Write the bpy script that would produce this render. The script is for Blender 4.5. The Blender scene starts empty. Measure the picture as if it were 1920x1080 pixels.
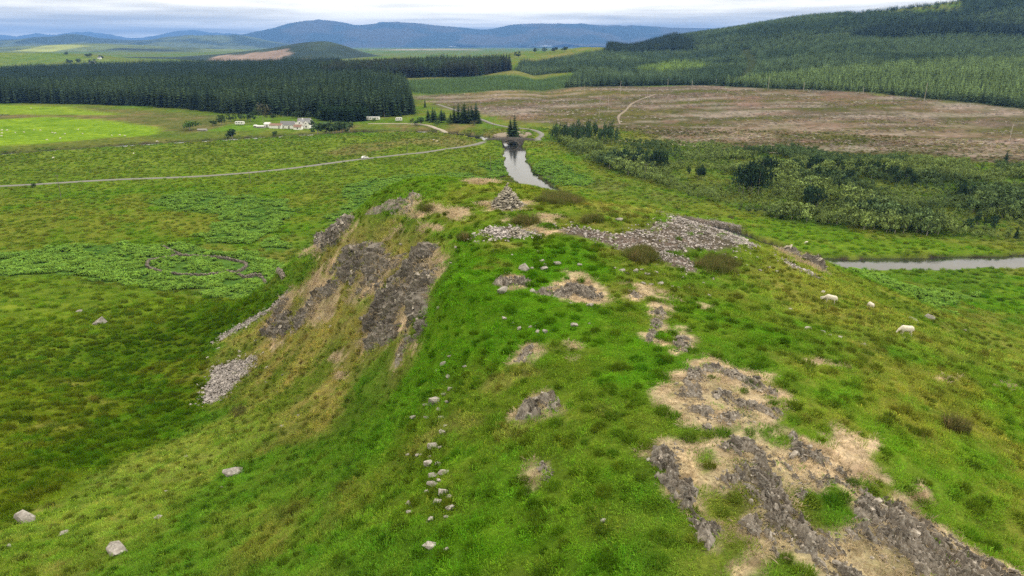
import bpy, bmesh, math, random
import numpy as np
from mathutils import Vector, Matrix

random.seed(7)
rng = np.random.default_rng(11)
SC = bpy.context.scene
COL = SC.collection
R = math.radians

# ------------------------------------------------------------------ camera
CAM_Z = 65.0
PITCH = R(19.57)
cam_data = bpy.data.cameras.new('camera')
cam_data.lens = 24.0
cam_data.sensor_width = 36.0
cam_data.clip_start = 0.5
cam_data.clip_end = 80000.0
cam = bpy.data.objects.new('camera', cam_data)
COL.objects.link(cam)
cam.location = (0, 0, CAM_Z)
cam.rotation_euler = (math.pi / 2 - PITCH, 0, 0)
SC.camera = cam

# ------------------------------------------------------------------ sky: Nishita blue behind a broken cloud sheet
SUN_EL, SUN_AZ = R(46), R(66)          # azimuth from +Y towards +X
world = bpy.data.worlds.new('World')
SC.world = world
world.use_nodes = True
nt = world.node_tree
nt.nodes.clear()


def N(tree, kind, **kw):
    n = tree.nodes.new(kind)
    for k, v in kw.items():
        setattr(n, k, v)
    return n


def ramp(tree, stops, fac=None, interp='LINEAR'):
    n = tree.nodes.new('ShaderNodeValToRGB')
    n.color_ramp.interpolation = interp
    el = n.color_ramp.elements
    while len(el) < len(stops):
        el.new(0.5)
    for e, (p, c) in zip(el, stops):
        e.position = p
        e.color = (*c, 1) if len(c) == 3 else c
    if fac is not None:
        tree.links.new(fac, n.inputs[0])
    return n


def math_node(tree, op, a, b=None, clamp=False):
    n = tree.nodes.new('ShaderNodeMath')
    n.operation = op
    n.use_clamp = clamp
    for i, v in enumerate((a, b)):
        if v is None:
            continue
        if isinstance(v, (int, float)):
            n.inputs[i].default_value = v
        else:
            tree.links.new(v, n.inputs[i])
    return n.outputs[0]


sky = N(nt, 'ShaderNodeTexSky', sky_type='NISHITA', sun_disc=False)
sky.sun_elevation = SUN_EL
sky.sun_rotation = SUN_AZ
sky.altitude = 200
tc = N(nt, 'ShaderNodeTexCoord')
sep = N(nt, 'ShaderNodeSeparateXYZ')
nt.links.new(tc.outputs['Generated'], sep.inputs[0])
zz = math_node(nt, 'ADD', math_node(nt, 'MAXIMUM', sep.outputs[2], 0.0), 0.018)
cx = math_node(nt, 'DIVIDE', sep.outputs[0], zz)
cy = math_node(nt, 'DIVIDE', sep.outputs[1], zz)
comb = N(nt, 'ShaderNodeCombineXYZ')
nt.links.new(cx, comb.inputs[0])
nt.links.new(cy, comb.inputs[1])


def sky_noise(scale, detail, rough, loc):
    m = N(nt, 'ShaderNodeMapping')
    m.inputs['Location'].default_value = loc
    nt.links.new(comb.outputs[0], m.inputs[0])
    n = N(nt, 'ShaderNodeTexNoise')
    n.inputs['Scale'].default_value = scale
    n.inputs['Detail'].default_value = detail
    n.inputs['Roughness'].default_value = rough
    nt.links.new(m.outputs[0], n.inputs['Vector'])
    return n.outputs[0]


c_big = sky_noise(0.06, 6.0, 0.55, (3.1, 8.4, 0))
c_det = sky_noise(0.2, 7.0, 0.58, (11.3, 2.2, 4))
mixn = math_node(nt, 'ADD', math_node(nt, 'MULTIPLY', c_big, 0.6), math_node(nt, 'MULTIPLY', c_det, 0.4))
cloud_col = ramp(nt, [(0.37, (6.6, 6.2, 5.2)), (0.44, (9.2, 8.5, 7.0)), (0.49, (12.4, 11.4, 9.2)), (0.54, (17.0, 15.5, 12.6)), (0.63, (20.0, 18.4, 15.2))], mixn)
cover = ramp(nt, [(0.30, (0.55, 0.55, 0.55)), (0.44, (0.97, 0.97, 0.97))], c_big)
mx = N(nt, 'ShaderNodeMix', data_type='RGBA')
nt.links.new(cover.outputs[0], mx.inputs[0])
nt.links.new(sky.outputs[0], mx.inputs[6])
nt.links.new(cloud_col.outputs[0], mx.inputs[7])
bg = N(nt, 'ShaderNodeBackground')
bg.inputs['Strength'].default_value = 0.1
nt.links.new(mx.outputs[2], bg.inputs[0])
wo = N(nt, 'ShaderNodeOutputWorld')
nt.links.new(bg.outputs[0], wo.inputs[0])

# ------------------------------------------------------------------ sun (veiled by the cloud)
sl = bpy.data.lights.new('sun', 'SUN')
sl.energy = 1.5
sl.angle = R(12)
sl.color = (1.0, 0.96, 0.9)
sun = bpy.data.objects.new('sun', sl)
COL.objects.link(sun)
sd = Vector((math.cos(SUN_EL) * math.sin(SUN_AZ), math.cos(SUN_EL) * math.cos(SUN_AZ), math.sin(SUN_EL)))
sun.rotation_euler = sd.to_track_quat('Z', 'Y').to_euler()
sun.location = (0, 0, 300)

vs = SC.view_settings
vs.view_transform = 'Standard'
vs.look = 'None'
vs.gamma = 1.0
vs.exposure = 0.35
vs.use_curve_mapping = False
SC.render.engine = 'CYCLES'
SC.cycles.use_denoising = False
SC.cycles.max_bounces = 5
SC.cycles.diffuse_bounces = 2
SC.cycles.glossy_bounces = 2
SC.cycles.transmission_bounces = 2
SC.cycles.volume_bounces = 0
SC.cycles.transparent_max_bounces = 4

# ------------------------------------------------------------------ noise
def _hash(ix, iy, seed):
    h = (ix.astype(np.int64) * 374761393 + iy.astype(np.int64) * 668265263 + seed * 2147483647) & 0xFFFFFFFF
    h = ((h ^ (h >> 13)) * 1274126177) & 0xFFFFFFFF
    h = ((h ^ (h >> 16)) * 2246822519) & 0xFFFFFFFF
    return ((h ^ (h >> 15)) & 0xFFFFFF) / float(0xFFFFFF)


def vnoise(x, y, seed=0):
    xf, yf = np.floor(x), np.floor(y)
    u, v = x - xf, y - yf
    u = u * u * (3 - 2 * u)
    v = v * v * (3 - 2 * v)
    a, b = _hash(xf, yf, seed), _hash(xf + 1, yf, seed)
    c, d = _hash(xf, yf + 1, seed), _hash(xf + 1, yf + 1, seed)
    return (a + (b - a) * u) * (1 - v) + (c + (d - c) * u) * v


def fbm(x, y, octaves=4, seed=0, gain=0.5):
    t, amp, s = 0.0, 1.0, 0.0
    ca, sa = math.cos(0.6), math.sin(0.6)
    for i in range(octaves):
        t = t + amp * vnoise(x, y, seed + i * 17)
        s += amp
        amp *= gain
        x, y = (x * ca - y * sa) * 2.03 + 3.7, (x * sa + y * ca) * 2.03 - 1.3
    return t / s


def smooth(a, b, x):
    t = np.clip((x - a) / (b - a), 0, 1)
    return t * t * (3 - 2 * t)


# ------------------------------------------------------------------ survey: sight lines of the photograph (1920 x 1080, focal length 1280 px)
F = 1280.0
SP, CP = math.sin(PITCH), math.cos(PITCH)


def sight(u, v):
    xc, yc = (u - 960) / F, (540 - v) / F
    return np.array((xc, CP + yc * SP, -SP + yc * CP))


def at_height(u, v, z):
    d = sight(u, v)
    t = (z - CAM_Z) / d[2]
    return d[0] * t, d[1] * t, z


def at_dist(u, v, t):
    d = sight(u, v)
    return d[0] * t, d[1] * t, CAM_Z + d[2] * t


# surveyed heights: (u, v, height) on the hill and the valley floor, (u, v, distance) further off
HEIGHTS = [
    (960, 1080, 45), (700, 1080, 43.5), (1300, 1080, 46.5), (1700, 1080, 45), (1920, 1080, 43),
    (960, 900, 45), (1250, 900, 46.5), (1600, 900, 45.5), (1920, 900, 42),
    (960, 760, 45.2), (1300, 740, 46.8), (1600, 740, 44.5), (1920, 760, 40),
    (960, 640, 45.6), (1250, 620, 46), (1450, 600, 43.8), (1700, 625, 41), (1920, 690, 36),
    (820, 560, 45.3), (960, 520, 46.5), (1100, 510, 46.7), (1300, 540, 44.8), (1500, 560, 41.2),
    (850, 460, 46.3), (960, 440, 47), (1150, 450, 46.5), (1300, 440, 44.8), (1420, 470, 41.5),
    (780, 400, 45.0), (950, 385, 47.5), (1050, 380, 46.8), (1200, 402, 45.0),
    (880, 338, 45.2), (950, 346, 45.6), (1000, 360, 45.8),
    (700, 382, 42), (640, 428, 36), (578, 472, 23),
    (800, 650, 41), (780, 500, 43.0), (700, 470, 39.5), (720, 560, 37.5), (700, 640, 34.5), (640, 560, 31.5), (600, 640, 27.5),
    (560, 600, 23.5), (500, 650, 18.5), (545, 540, 11), (400, 640, 11), (375, 760, 15), (250, 850, 20), (0, 990, 27),
    (560, 760, 28), (800, 760, 42), (560, 900, 33), (250, 1000, 32), (0, 1080, 31.5), (400, 1080, 37), (760, 900, 42),
    (0, 880, 23), (100, 760, 17), (100, 640, 13), (200, 560, 9), (370, 500, 4), (60, 520, 7), (400, 400, 2.5), (0, 450, 4),
    (150, 400, 2.5), (300, 345, 1), (560, 360, 1), (540, 450, 3), (600, 412, 2), (760, 335, 1), (860, 320, .5),
    (1540, 491, 30), (1600, 514, 13), (1650, 545, 22), (1700, 545, 7), (1830, 575, 4), (1800, 640, 24), (1920, 645, 20), (1920, 612, 8),
    (1740, 590, 15), (1900, 540, 1),
    (1200, 375, 0), (1400, 420, 0), (1700, 475, 0), (1900, 470, 0), (1060, 340, 0), (1300, 350, .5), (1600, 400, .5), (1900, 420, 1),
    (900, 300, 0), (700, 310, .4), (400, 320, .6), (100, 330, 1), (100, 290, .4), (600, 265, .2), (950, 290, 0),
    (560, 242, 1), (300, 240, 1.5), (60, 240, 2), (760, 228, 2), (200, 198, 2.5), (0, 196, 3), (420, 214, 2), (640, 222, 2), (900, 230, 2.5),
    (1100, 250, 2), (1100, 205, 6), (1500, 290, 2), (1900, 320, 2), (1300, 230, 5), (1700, 240, 6), (1920, 262, 4), (1000, 185, 8), (800, 185, 6),
    (1100, 170, 12), (1500, 166, 16), (1920, 202, 13), (1300, 162, 15), (1700, 176, 16),
    (800, 147, 14), (650, 150, 10), (1000, 140, 15), (700, 168, 8),
]
DISTANCES = [
    (1920, 130, 900), (1500, 120, 1100), (1200, 140, 1150), (1920, 62, 1400), (1700, 22, 1750), (1900, -12, 1780), (1500, 38, 1900),
    (1300, 66, 2100), (1300, 110, 1500), (1120, 88, 1900), (1080, 97, 1700), (1700, 90, 1250), (1980, 0, 1600), (980, 108, 1700),
    (60, 100, 2200), (230, 120, 2000), (160, 124, 1950), (0, 128, 1950), (60, 108, 3000), (300, 118, 2600), (0, 150, 1400), (300, 150, 1350),
    (600, 128, 1700), (850, 118, 1900), (700, 108, 3500), (900, 106, 3500), (400, 108, 4500), (100, 108, 5000),
]
ctrl = [at_height(*p) for p in HEIGHTS] + [at_dist(*p) for p in DISTANCES]
ctrl += [(0, 0, 44), (0, -80, 40), (-70, 0, 24), (70, 0, 34), (-70, -90, 15), (90, -90, 20), (-300, 0, 5), (300, 0, 3), (300, 150, 1), (-300, 150, 6),
         (-46, 168, 5), (-30, 175, 8), (0, 190, 8), (30, 170, 9), (60, 150, 8), (10, 140, 30), (-25, 140, 27), (40, 118, 30),
         (0, 240, .5), (-40, 240, 1), (-300, -300, 0), (300, -300, 0), (0, -500, 0), (1500, 400, 20), (-1500, 400, 5),
         (2200, 2600, 120), (1200, 2900, 70), (300, 3200, 20), (-2500, 3000, 30), (3000, 1200, 150),
         (9000, 9000, 40), (-9000, 9000, 30), (0, 9000, 25), (0, 20000, 25), (-20000, 20000, 25), (20000, 20000, 25), (20000, 0, 25), (-20000, 0, 25), (0, -20000, 0), (0, 5500, 20)]
ctrl = np.array(ctrl, float)


def _warp(x, y):
    return np.arcsinh(x / 70.0), np.arcsinh((y - 70.0) / 70.0)


_cx, _cy = _warp(ctrl[:, 0], ctrl[:, 1])


def _tps_k(d2):
    return 0.5 * d2 * np.log(d2 + 1e-9)


def _solve():
    n = len(ctrl)
    d2 = (_cx[:, None] - _cx[None]) ** 2 + (_cy[:, None] - _cy[None]) ** 2
    A = np.zeros((n + 3, n + 3))
    A[:n, :n] = _tps_k(d2) + np.eye(n) * 2e-4
    A[:n, n] = 1
    A[:n, n + 1] = _cx
    A[:n, n + 2] = _cy
    A[n:, :n] = A[:n, n:].T
    b = np.zeros(n + 3)
    b[:n] = ctrl[:, 2]
    return np.linalg.solve(A, b)


_w = _solve()


def base_height(x, y):
    x = np.asarray(x, float)
    y = np.asarray(y, float)
    sh = np.broadcast(x, y).shape
    X, Y = _warp(np.broadcast_to(x, sh).ravel(), np.broadcast_to(y, sh).ravel())
    out = np.empty(X.shape)
    for s in range(0, len(X), 40000):
        a, b = X[s:s + 40000], Y[s:s + 40000]
        d2 = (a[:, None] - _cx[None]) ** 2 + (b[:, None] - _cy[None]) ** 2
        out[s:s + 40000] = _tps_k(d2) @ _w[:-3] + _w[-3] + a * _w[-2] + b * _w[-1]
    return out.reshape(sh)


_T = np.concatenate([np.linspace(18, 140, 245), np.linspace(140, 420, 220)[1:], np.geomspace(420, 6000, 260)[1:]])


def ground_pts(uv):
    """where the sight lines of these photo points first meet the ground: (n, 2) world x, y"""
    out = []
    D = np.array([sight(u, v) for u, v in uv])
    P = D[:, None, :] * _T[None, :, None]
    hz = base_height(P[..., 0], P[..., 1])
    below = (CAM_Z + P[..., 2]) < hz
    for i in range(len(uv)):
        k = int(np.argmax(below[i])) if below[i].any() else len(_T) - 1
        k = max(k, 1)
        a0 = CAM_Z + P[i, k - 1, 2] - hz[i, k - 1]
        a1 = CAM_Z + P[i, k, 2] - hz[i, k]
        f = np.clip(a0 / (a0 - a1 + 1e-9), 0, 1)
        t = _T[k - 1] + (_T[k] - _T[k - 1]) * f
        out.append((D[i, 0] * t, D[i, 1] * t))
    return np.array(out)


def flat_pts(uvs, z):
    return np.array([at_height(u, v, z)[:2] for u, v in uvs])


def densify(path, step):
    path = np.asarray(path, float)
    # Catmull-Rom through the points
    pts = []
    n = len(path)
    for i in range(n - 1):
        p0, p1, p2, p3 = path[max(i - 1, 0)], path[i], path[i + 1], path[min(i + 2, n - 1)]
        m = max(2, int(np.linalg.norm(p2 - p1) / step))
        for k in range(m):
            t = k / m
            pts.append(0.5 * ((2 * p1) + (-p0 + p2) * t + (2 * p0 - 5 * p1 + 4 * p2 - p3) * t * t + (-p0 + 3 * p1 - 3 * p2 + p3) * t ** 3))
    pts.append(path[-1])
    return np.array(pts)


def path_dist(x, y, path):
    """distance of points to a polyline"""
    best = np.full(x.shape, 1e12)
    for k in range(0, len(path) - 1, 8):
        seg = path[k:k + 9]
        lo, hi = seg.min(0) - 36, seg.max(0) + 36      # further off than 36 m does not matter
        m = np.nonzero((x > lo[0]) & (x < hi[0]) & (y > lo[1]) & (y < hi[1]))[0]
        if not len(m):
            continue
        px, py, bm_ = x[m], y[m], best[m]
        for a, b in zip(seg[:-1], seg[1:]):
            d = b - a
            t = np.clip(((px - a[0]) * d[0] + (py - a[1]) * d[1]) / (d @ d + 1e-9), 0, 1)
            bm_ = np.minimum(bm_, (px - a[0] - t * d[0]) ** 2 + (py - a[1] - t * d[1]) ** 2)
        best[m] = bm_
    return np.sqrt(best)


def poly_sdf(x, y, poly):
    """signed distance to a polygon, negative inside; only computed near it"""
    out = np.full(x.shape, 1e6)
    lo, hi = poly.min(0), poly.max(0)
    pad = 0.2 * np.max(hi - lo) + 2
    m = (x > lo[0] - pad) & (x < hi[0] + pad) & (y > lo[1] - pad) & (y < hi[1] + pad)
    px, py = x[m], y[m]
    if px.size == 0:
        return out
    d = np.full(px.shape, 1e9)
    ins = np.zeros(px.shape, bool)
    n = len(poly)
    for i in range(n):
        a, b = poly[i], poly[(i + 1) % n]
        e = b - a
        t = np.clip(((px - a[0]) * e[0] + (py - a[1]) * e[1]) / (e @ e + 1e-9), 0, 1)
        d = np.minimum(d, np.hypot(px - a[0] - t * e[0], py - a[1] - t * e[1]))
        c = ((a[1] > py) != (b[1] > py)) & (px < (b[0] - a[0]) * (py - a[1]) / (b[1] - a[1] + 1e-12) + a[0])
        ins ^= c
    out[m] = np.where(ins, -d, d)
    return out


# ------------------------------------------------------------------ river, bridge, road lines
WATER_Z = -0.95
RIVER_UV = [(-260, 305), (-40, 293), (200, 276), (400, 264), (560, 254), (700, 247.5), (800, 247.5), (870, 253), (925, 263), (955, 267), (963, 277),
            (966, 297), (975, 322), (1003, 346), (1060, 380), (1200, 410), (1330, 432), (1440, 470), (1540, 495), (1640, 497), (1760, 496), (1920, 493), (2150, 486), (2600, 470)]
RIVER = densify(flat_pts(RIVER_UV, WATER_Z), 6.0)
RIVER_W = 13.0
BR = np.array(at_height(958, 268, 0.0)[:2])       # the bridge stands here
BR_ANG = R(-4)
BR_AX = np.array((math.cos(BR_ANG), math.sin(BR_ANG)))
DECK_Z = 2.55
road_left = flat_pts([(-80, 356), (60, 349), (210, 339), (380, 331), (520, 318), (660, 299.5), (800, 285), (870, 274.5), (905, 269)], 0.6)
ROAD = densify(np.vstack([road_left, BR - BR_AX * 12, BR + BR_AX * 12, BR + BR_AX * 20 + np.array((0, 3)),
                          flat_pts([(1008, 257), (1016, 251), (1000, 244), (965, 239), (930, 234), (903, 226), (870, 215), (820, 200)], 2.5)]), 4.0)
POND = flat_pts([(-60, 218), (-20, 213), (15, 214), (22, 216), (0, 219)], 2.0)


def height(x, y):
    x = np.asarray(x, float)
    y = np.asarray(y, float)
    z0 = base_height(x, y)
    z = z0
    d = np.hypot(x, y)
    # soft ground relief
    hillm = smooth(10, 24, z)
    z = z + (fbm(x / 11, y / 11, 4, 3) - .5) * 1.1 * hillm * smooth(2000, 300, d)
    z = z + (fbm(x / 2.2, y / 2.2, 3, 5) - .5) * .34 * smooth(260, 120, d)
    z = z + (fbm(x / 30, y / 30, 4, 8) - .5) * 1.6 * (1 - hillm) * smooth(90, 160, d) * smooth(1200, 500, d)
    z = z + (fbm(x / 300, y / 300, 5, 9) - .5) * 22 * smooth(900, 1800, d)
    lowland = smooth(3500, 6000, d)
    z = z * (1 - lowland) + 20 * lowland
    near = (y > 60) & (y < 900) & (np.abs(x) < 1200)
    rd = np.full(x.shape, 1e6)
    wd = np.full(x.shape, 1e6)
    rd[near] = path_dist(x[near], y[near], RIVER)
    wd[near] = path_dist(x[near], y[near], ROAD)
    # level the flood plain beside the river, road bed, bridge approach, then cut the channel
    flat = smooth(30, 9, rd)
    z = z * (1 - flat) + np.minimum(z, .25) * flat
    rb = smooth(14, 4, wd) * (np.abs(x - BR[0]) > 60)
    z = z * (1 - rb) + z0 * rb
    bd = np.hypot((x - BR[0]) / 2.2, y - BR[1])
    z = z + (2.3 - z) * smooth(17, 6, bd) * (smooth(9, 4, wd)) * (bd < 20)
    cut = smooth(RIVER_W / 2 + 1.2, RIVER_W / 2 - .8, rd + (vnoise(x / 7, y / 7, 40) - .5) * 3.2)
    z = z * (1 - cut) + (WATER_Z - 1.2) * cut
    pd = np.full(x.shape, 1e6)
    far = (y > 500) & (y < 900) & (x < -300)
    pd[far] = poly_sdf(x[far], y[far], POND)
    pc = smooth(3, -2, pd)
    z = z * (1 - pc) + 0.6 * pc
    return z


# ------------------------------------------------------------------ the ground sheet, one rectilinear grid, fine on the hill
def axis(lo, hi, step, far):
    core = list(np.arange(lo, hi + 1e-6, step))

    def grow(start, sign):
        out, p, s = [], start, step
        while abs(p) < far:
            s = s * 1.02 if s < 5 else (s * 1.025 if s < 15 else (s if abs(p) < 1700 else s * 1.15))
            p += sign * s
            out.append(p)
        return out
    return np.array(grow(lo, -1)[::-1] + core + grow(hi, 1))


AX = axis(-75, 75, .5, 30000)
AY = axis(16, 135, .5, 30000)
AY = AY[AY > -600]
GX, GY = np.meshgrid(AX, AY)
GZ = height(GX, GY)


def gz(x, y):
    """height of the finished ground sheet"""
    x = np.atleast_1d(np.asarray(x, float))
    y = np.atleast_1d(np.asarray(y, float))
    i = np.clip(np.searchsorted(AX, x) - 1, 0, len(AX) - 2)
    j = np.clip(np.searchsorted(AY, y) - 1, 0, len(AY) - 2)
    u = np.clip((x - AX[i]) / (AX[i + 1] - AX[i]), 0, 1)
    v = np.clip((y - AY[j]) / (AY[j + 1] - AY[j]), 0, 1)
    return (GZ[j, i] * (1 - u) + GZ[j, i + 1] * u) * (1 - v) + (GZ[j + 1, i] * (1 - u) + GZ[j + 1, i + 1] * u) * v


def gz1(x, y):
    return float(gz(x, y)[0])


def gnormal(x, y, e=.6):
    return Vector((gz1(x - e, y) - gz1(x + e, y), gz1(x, y - e) - gz1(x, y + e), 2 * e)).normalized()
# ------------------------------------------------------------------ what grows where: zones surveyed from the photograph
ROCK_RINGS = {   # bare rock and bleached dead grass; outlines in photo points
    'upper': [(1245, 715), (1290, 682), (1345, 672), (1400, 688), (1450, 705), (1470, 770), (1455, 803), (1400, 792), (1350, 812), (1285, 792), (1250, 760)],
    'lower': [(1220, 845), (1265, 815), (1340, 827), (1400, 800), (1470, 810), (1560, 815), (1640, 870), (1700, 920), (1760, 985), (1860, 1045), (1920, 1085), (2000, 1150),
              (1400, 1150), (1330, 1045), (1290, 960), (1225, 895)],
    'crag': [(480, 628), (530, 560), (580, 520), (610, 482), (650, 462), (700, 450), (735, 480), (800, 458), (842, 480), (800, 555), (800, 622), (745, 640), (690, 660), (680, 615),
             (695, 575), (640, 575), (565, 620)],
    'cragtop': [(568, 478), (588, 445), (640, 425), (668, 430), (640, 455), (600, 478)],
    'brow': [(685, 402), (720, 384), (780, 362), (812, 374), (765, 396), (730, 400)],
    'mid': [(1000, 545), (1040, 528), (1045, 505), (1085, 508), (1120, 528), (1140, 555), (1125, 568), (1080, 563), (1040, 552)],
    'midleft': [(925, 530), (945, 517), (985, 517), (1000, 528), (980, 538), (940, 538)],
    'tooth': [(968, 775), (975, 752), (1000, 742), (1035, 725), (1058, 740), (1060, 772), (1030, 778), (1000, 772)],
    'patch': [(1000, 865), (1022, 852), (1045, 870), (1035, 898), (1010, 898)],
    'split': [(1150, 522), (1200, 530), (1255, 545), (1230, 556), (1195, 562), (1160, 552), (1180, 540)],
    'neck': [(1212, 565), (1245, 568), (1252, 590), (1235, 620), (1238, 642), (1210, 640), (1222, 600)],
    'cone': [(1265, 612), (1280, 608), (1300, 645), (1285, 660), (1258, 658)],
    'flank': [(735, 660), (752, 642), (770, 645), (758, 682), (740, 682)],
    'pair': [(962, 678), (975, 655), (1000, 642), (1005, 652), (985, 680)],
    'cairnfoot': [(905, 383), (940, 374), (990, 378), (1000, 384), (960, 390), (915, 392)],
    'sidecut': [(1440, 468), (1500, 478), (1545, 505), (1555, 520), (1520, 508), (1470, 488)],
}
STRAW_SPOTS = [(1025, 405, 24, 9), (952, 410, 12, 11), (865, 398, 24, 13), (812, 429, 28, 4), (1068, 640, 16, 9), (1007, 668, 9, 11), (1060, 668, 7, 6), (1545, 689, 30, 6),
               (1780, 720, 22, 5), (785, 405, 20, 7), (830, 395, 22, 8), (1330, 575, 18, 4), (1895, 730, 30, 6), (680, 640, 10, 12), (635, 672, 14, 12), (640, 708, 10, 10),
               (720, 635, 12, 10), (740, 440, 14, 8), (905, 340, 30, 8), (1005, 420, 14, 5), (520, 640, 18, 9), (560, 590, 16, 8), (1480, 760, 8, 8), (1000, 430, 26, 6),
               (1040, 432, 22, 6), (1250, 560, 22, 3), (1605, 830, 30, 18), (1735, 940, 22, 20)]
GRASS_HOLES = [(1355, 940, 46, 34), (1560, 948, 50, 44), (1655, 910, 42, 20), (1372, 1045, 40, 60), (1492, 1065, 46, 42), (1338, 862, 26, 13), (1465, 828, 18, 18), (1420, 815, 18, 8)]
SCREE_RINGS = {
    'main': [(1052, 429), (1085, 424), (1150, 436), (1175, 435), (1230, 427), (1300, 414), (1335, 411), (1390, 424), (1398, 440), (1392, 453), (1432, 468), (1395, 469), (1350, 471), (1290, 463),
             (1262, 463), (1248, 467), (1282, 482), (1312, 502), (1318, 515), (1288, 513), (1240, 497), (1215, 475), (1190, 461), (1165, 464), (1140, 456), (1108, 446), (1070, 440)],
    'tail': [(1205, 392), (1240, 398), (1290, 406), (1330, 413), (1300, 414), (1250, 406)],
    'small': [(897, 441), (925, 436), (950, 431), (962, 424), (985, 432), (990, 437), (962, 444), (925, 449)],
    'leftlow': [(376, 758), (398, 720), (402, 692), (425, 676), (470, 670), (468, 690), (448, 712), (424, 742), (395, 758)],
    'lefthigh': [(398, 638), (425, 622), (475, 592), (530, 558), (528, 574), (478, 602), (425, 632)],
    'right': [(1465, 492), (1490, 498), (1545, 530), (1530, 530), (1480, 508)],
}
BRACKEN_RINGS = [
    [(280, 378), (330, 364), (430, 361), (540, 384), (556, 400), (520, 430), (455, 455), (350, 446), (425, 432), (405, 402), (330, 392)],
    [(-60, 480), (0, 473), (150, 465), (320, 463), (470, 478), (520, 497), (545, 515), (500, 545), (425, 556), (300, 538), (150, 518), (-60, 516)],
    [(595, 414), (660, 385), (640, 372), (660, 345), (760, 330), (890, 326), (900, 332), (850, 350), (740, 368), (690, 392), (620, 416)],
    [(1550, 502), (1600, 510), (1680, 534), (1760, 548), (1828, 552), (1832, 562), (1770, 560), (1780, 574), (1740, 572), (1680, 552), (1600, 528)],
    [(478, 462), (500, 450), (535, 455), (540, 464), (500, 468)],
    [(900, 312), (952, 296), (955, 330), (925, 334)],
    [(996, 330), (1010, 300), (1060, 310), (1120, 340), (1080, 350), (1030, 344)],
    [(520, 530), (545, 512), (560, 520), (540, 545), (505, 550)],
]


def ellipse_uv(u, v, a, b, n=14, wob=.18):
    return [(u + a * math.cos(t) * (1 + random.uniform(-wob, wob)), v + b * math.sin(t) * (1 + random.uniform(-wob, wob))) for t in np.linspace(0, 2 * math.pi, n, endpoint=False)]


ROCK_POLY = {k: ground_pts(r) for k, r in ROCK_RINGS.items()}
STRAW_POLY = [ground_pts(ellipse_uv(*e)) for e in STRAW_SPOTS]
HOLE_POLY = [ground_pts(ellipse_uv(*e)) for e in GRASS_HOLES]
SCREE_POLY = {k: ground_pts(r) for k, r in SCREE_RINGS.items()}
BRACKEN_POLY = [ground_pts(r) for r in BRACKEN_RINGS]

G_VIVID = (.068, .165, .012)
G_MID = (.085, .150, .018)
G_DARK = (.045, .095, .010)
G_OLIVE = (.125, .145, .030)
G_STRAW = (.265, .225, .085)
G_PALE = (.160, .200, .045)
STRAW = (.47, .385, .255)
SOIL = (.16, .11, .075)
FIELD = (.165, .265, .020)
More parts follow.
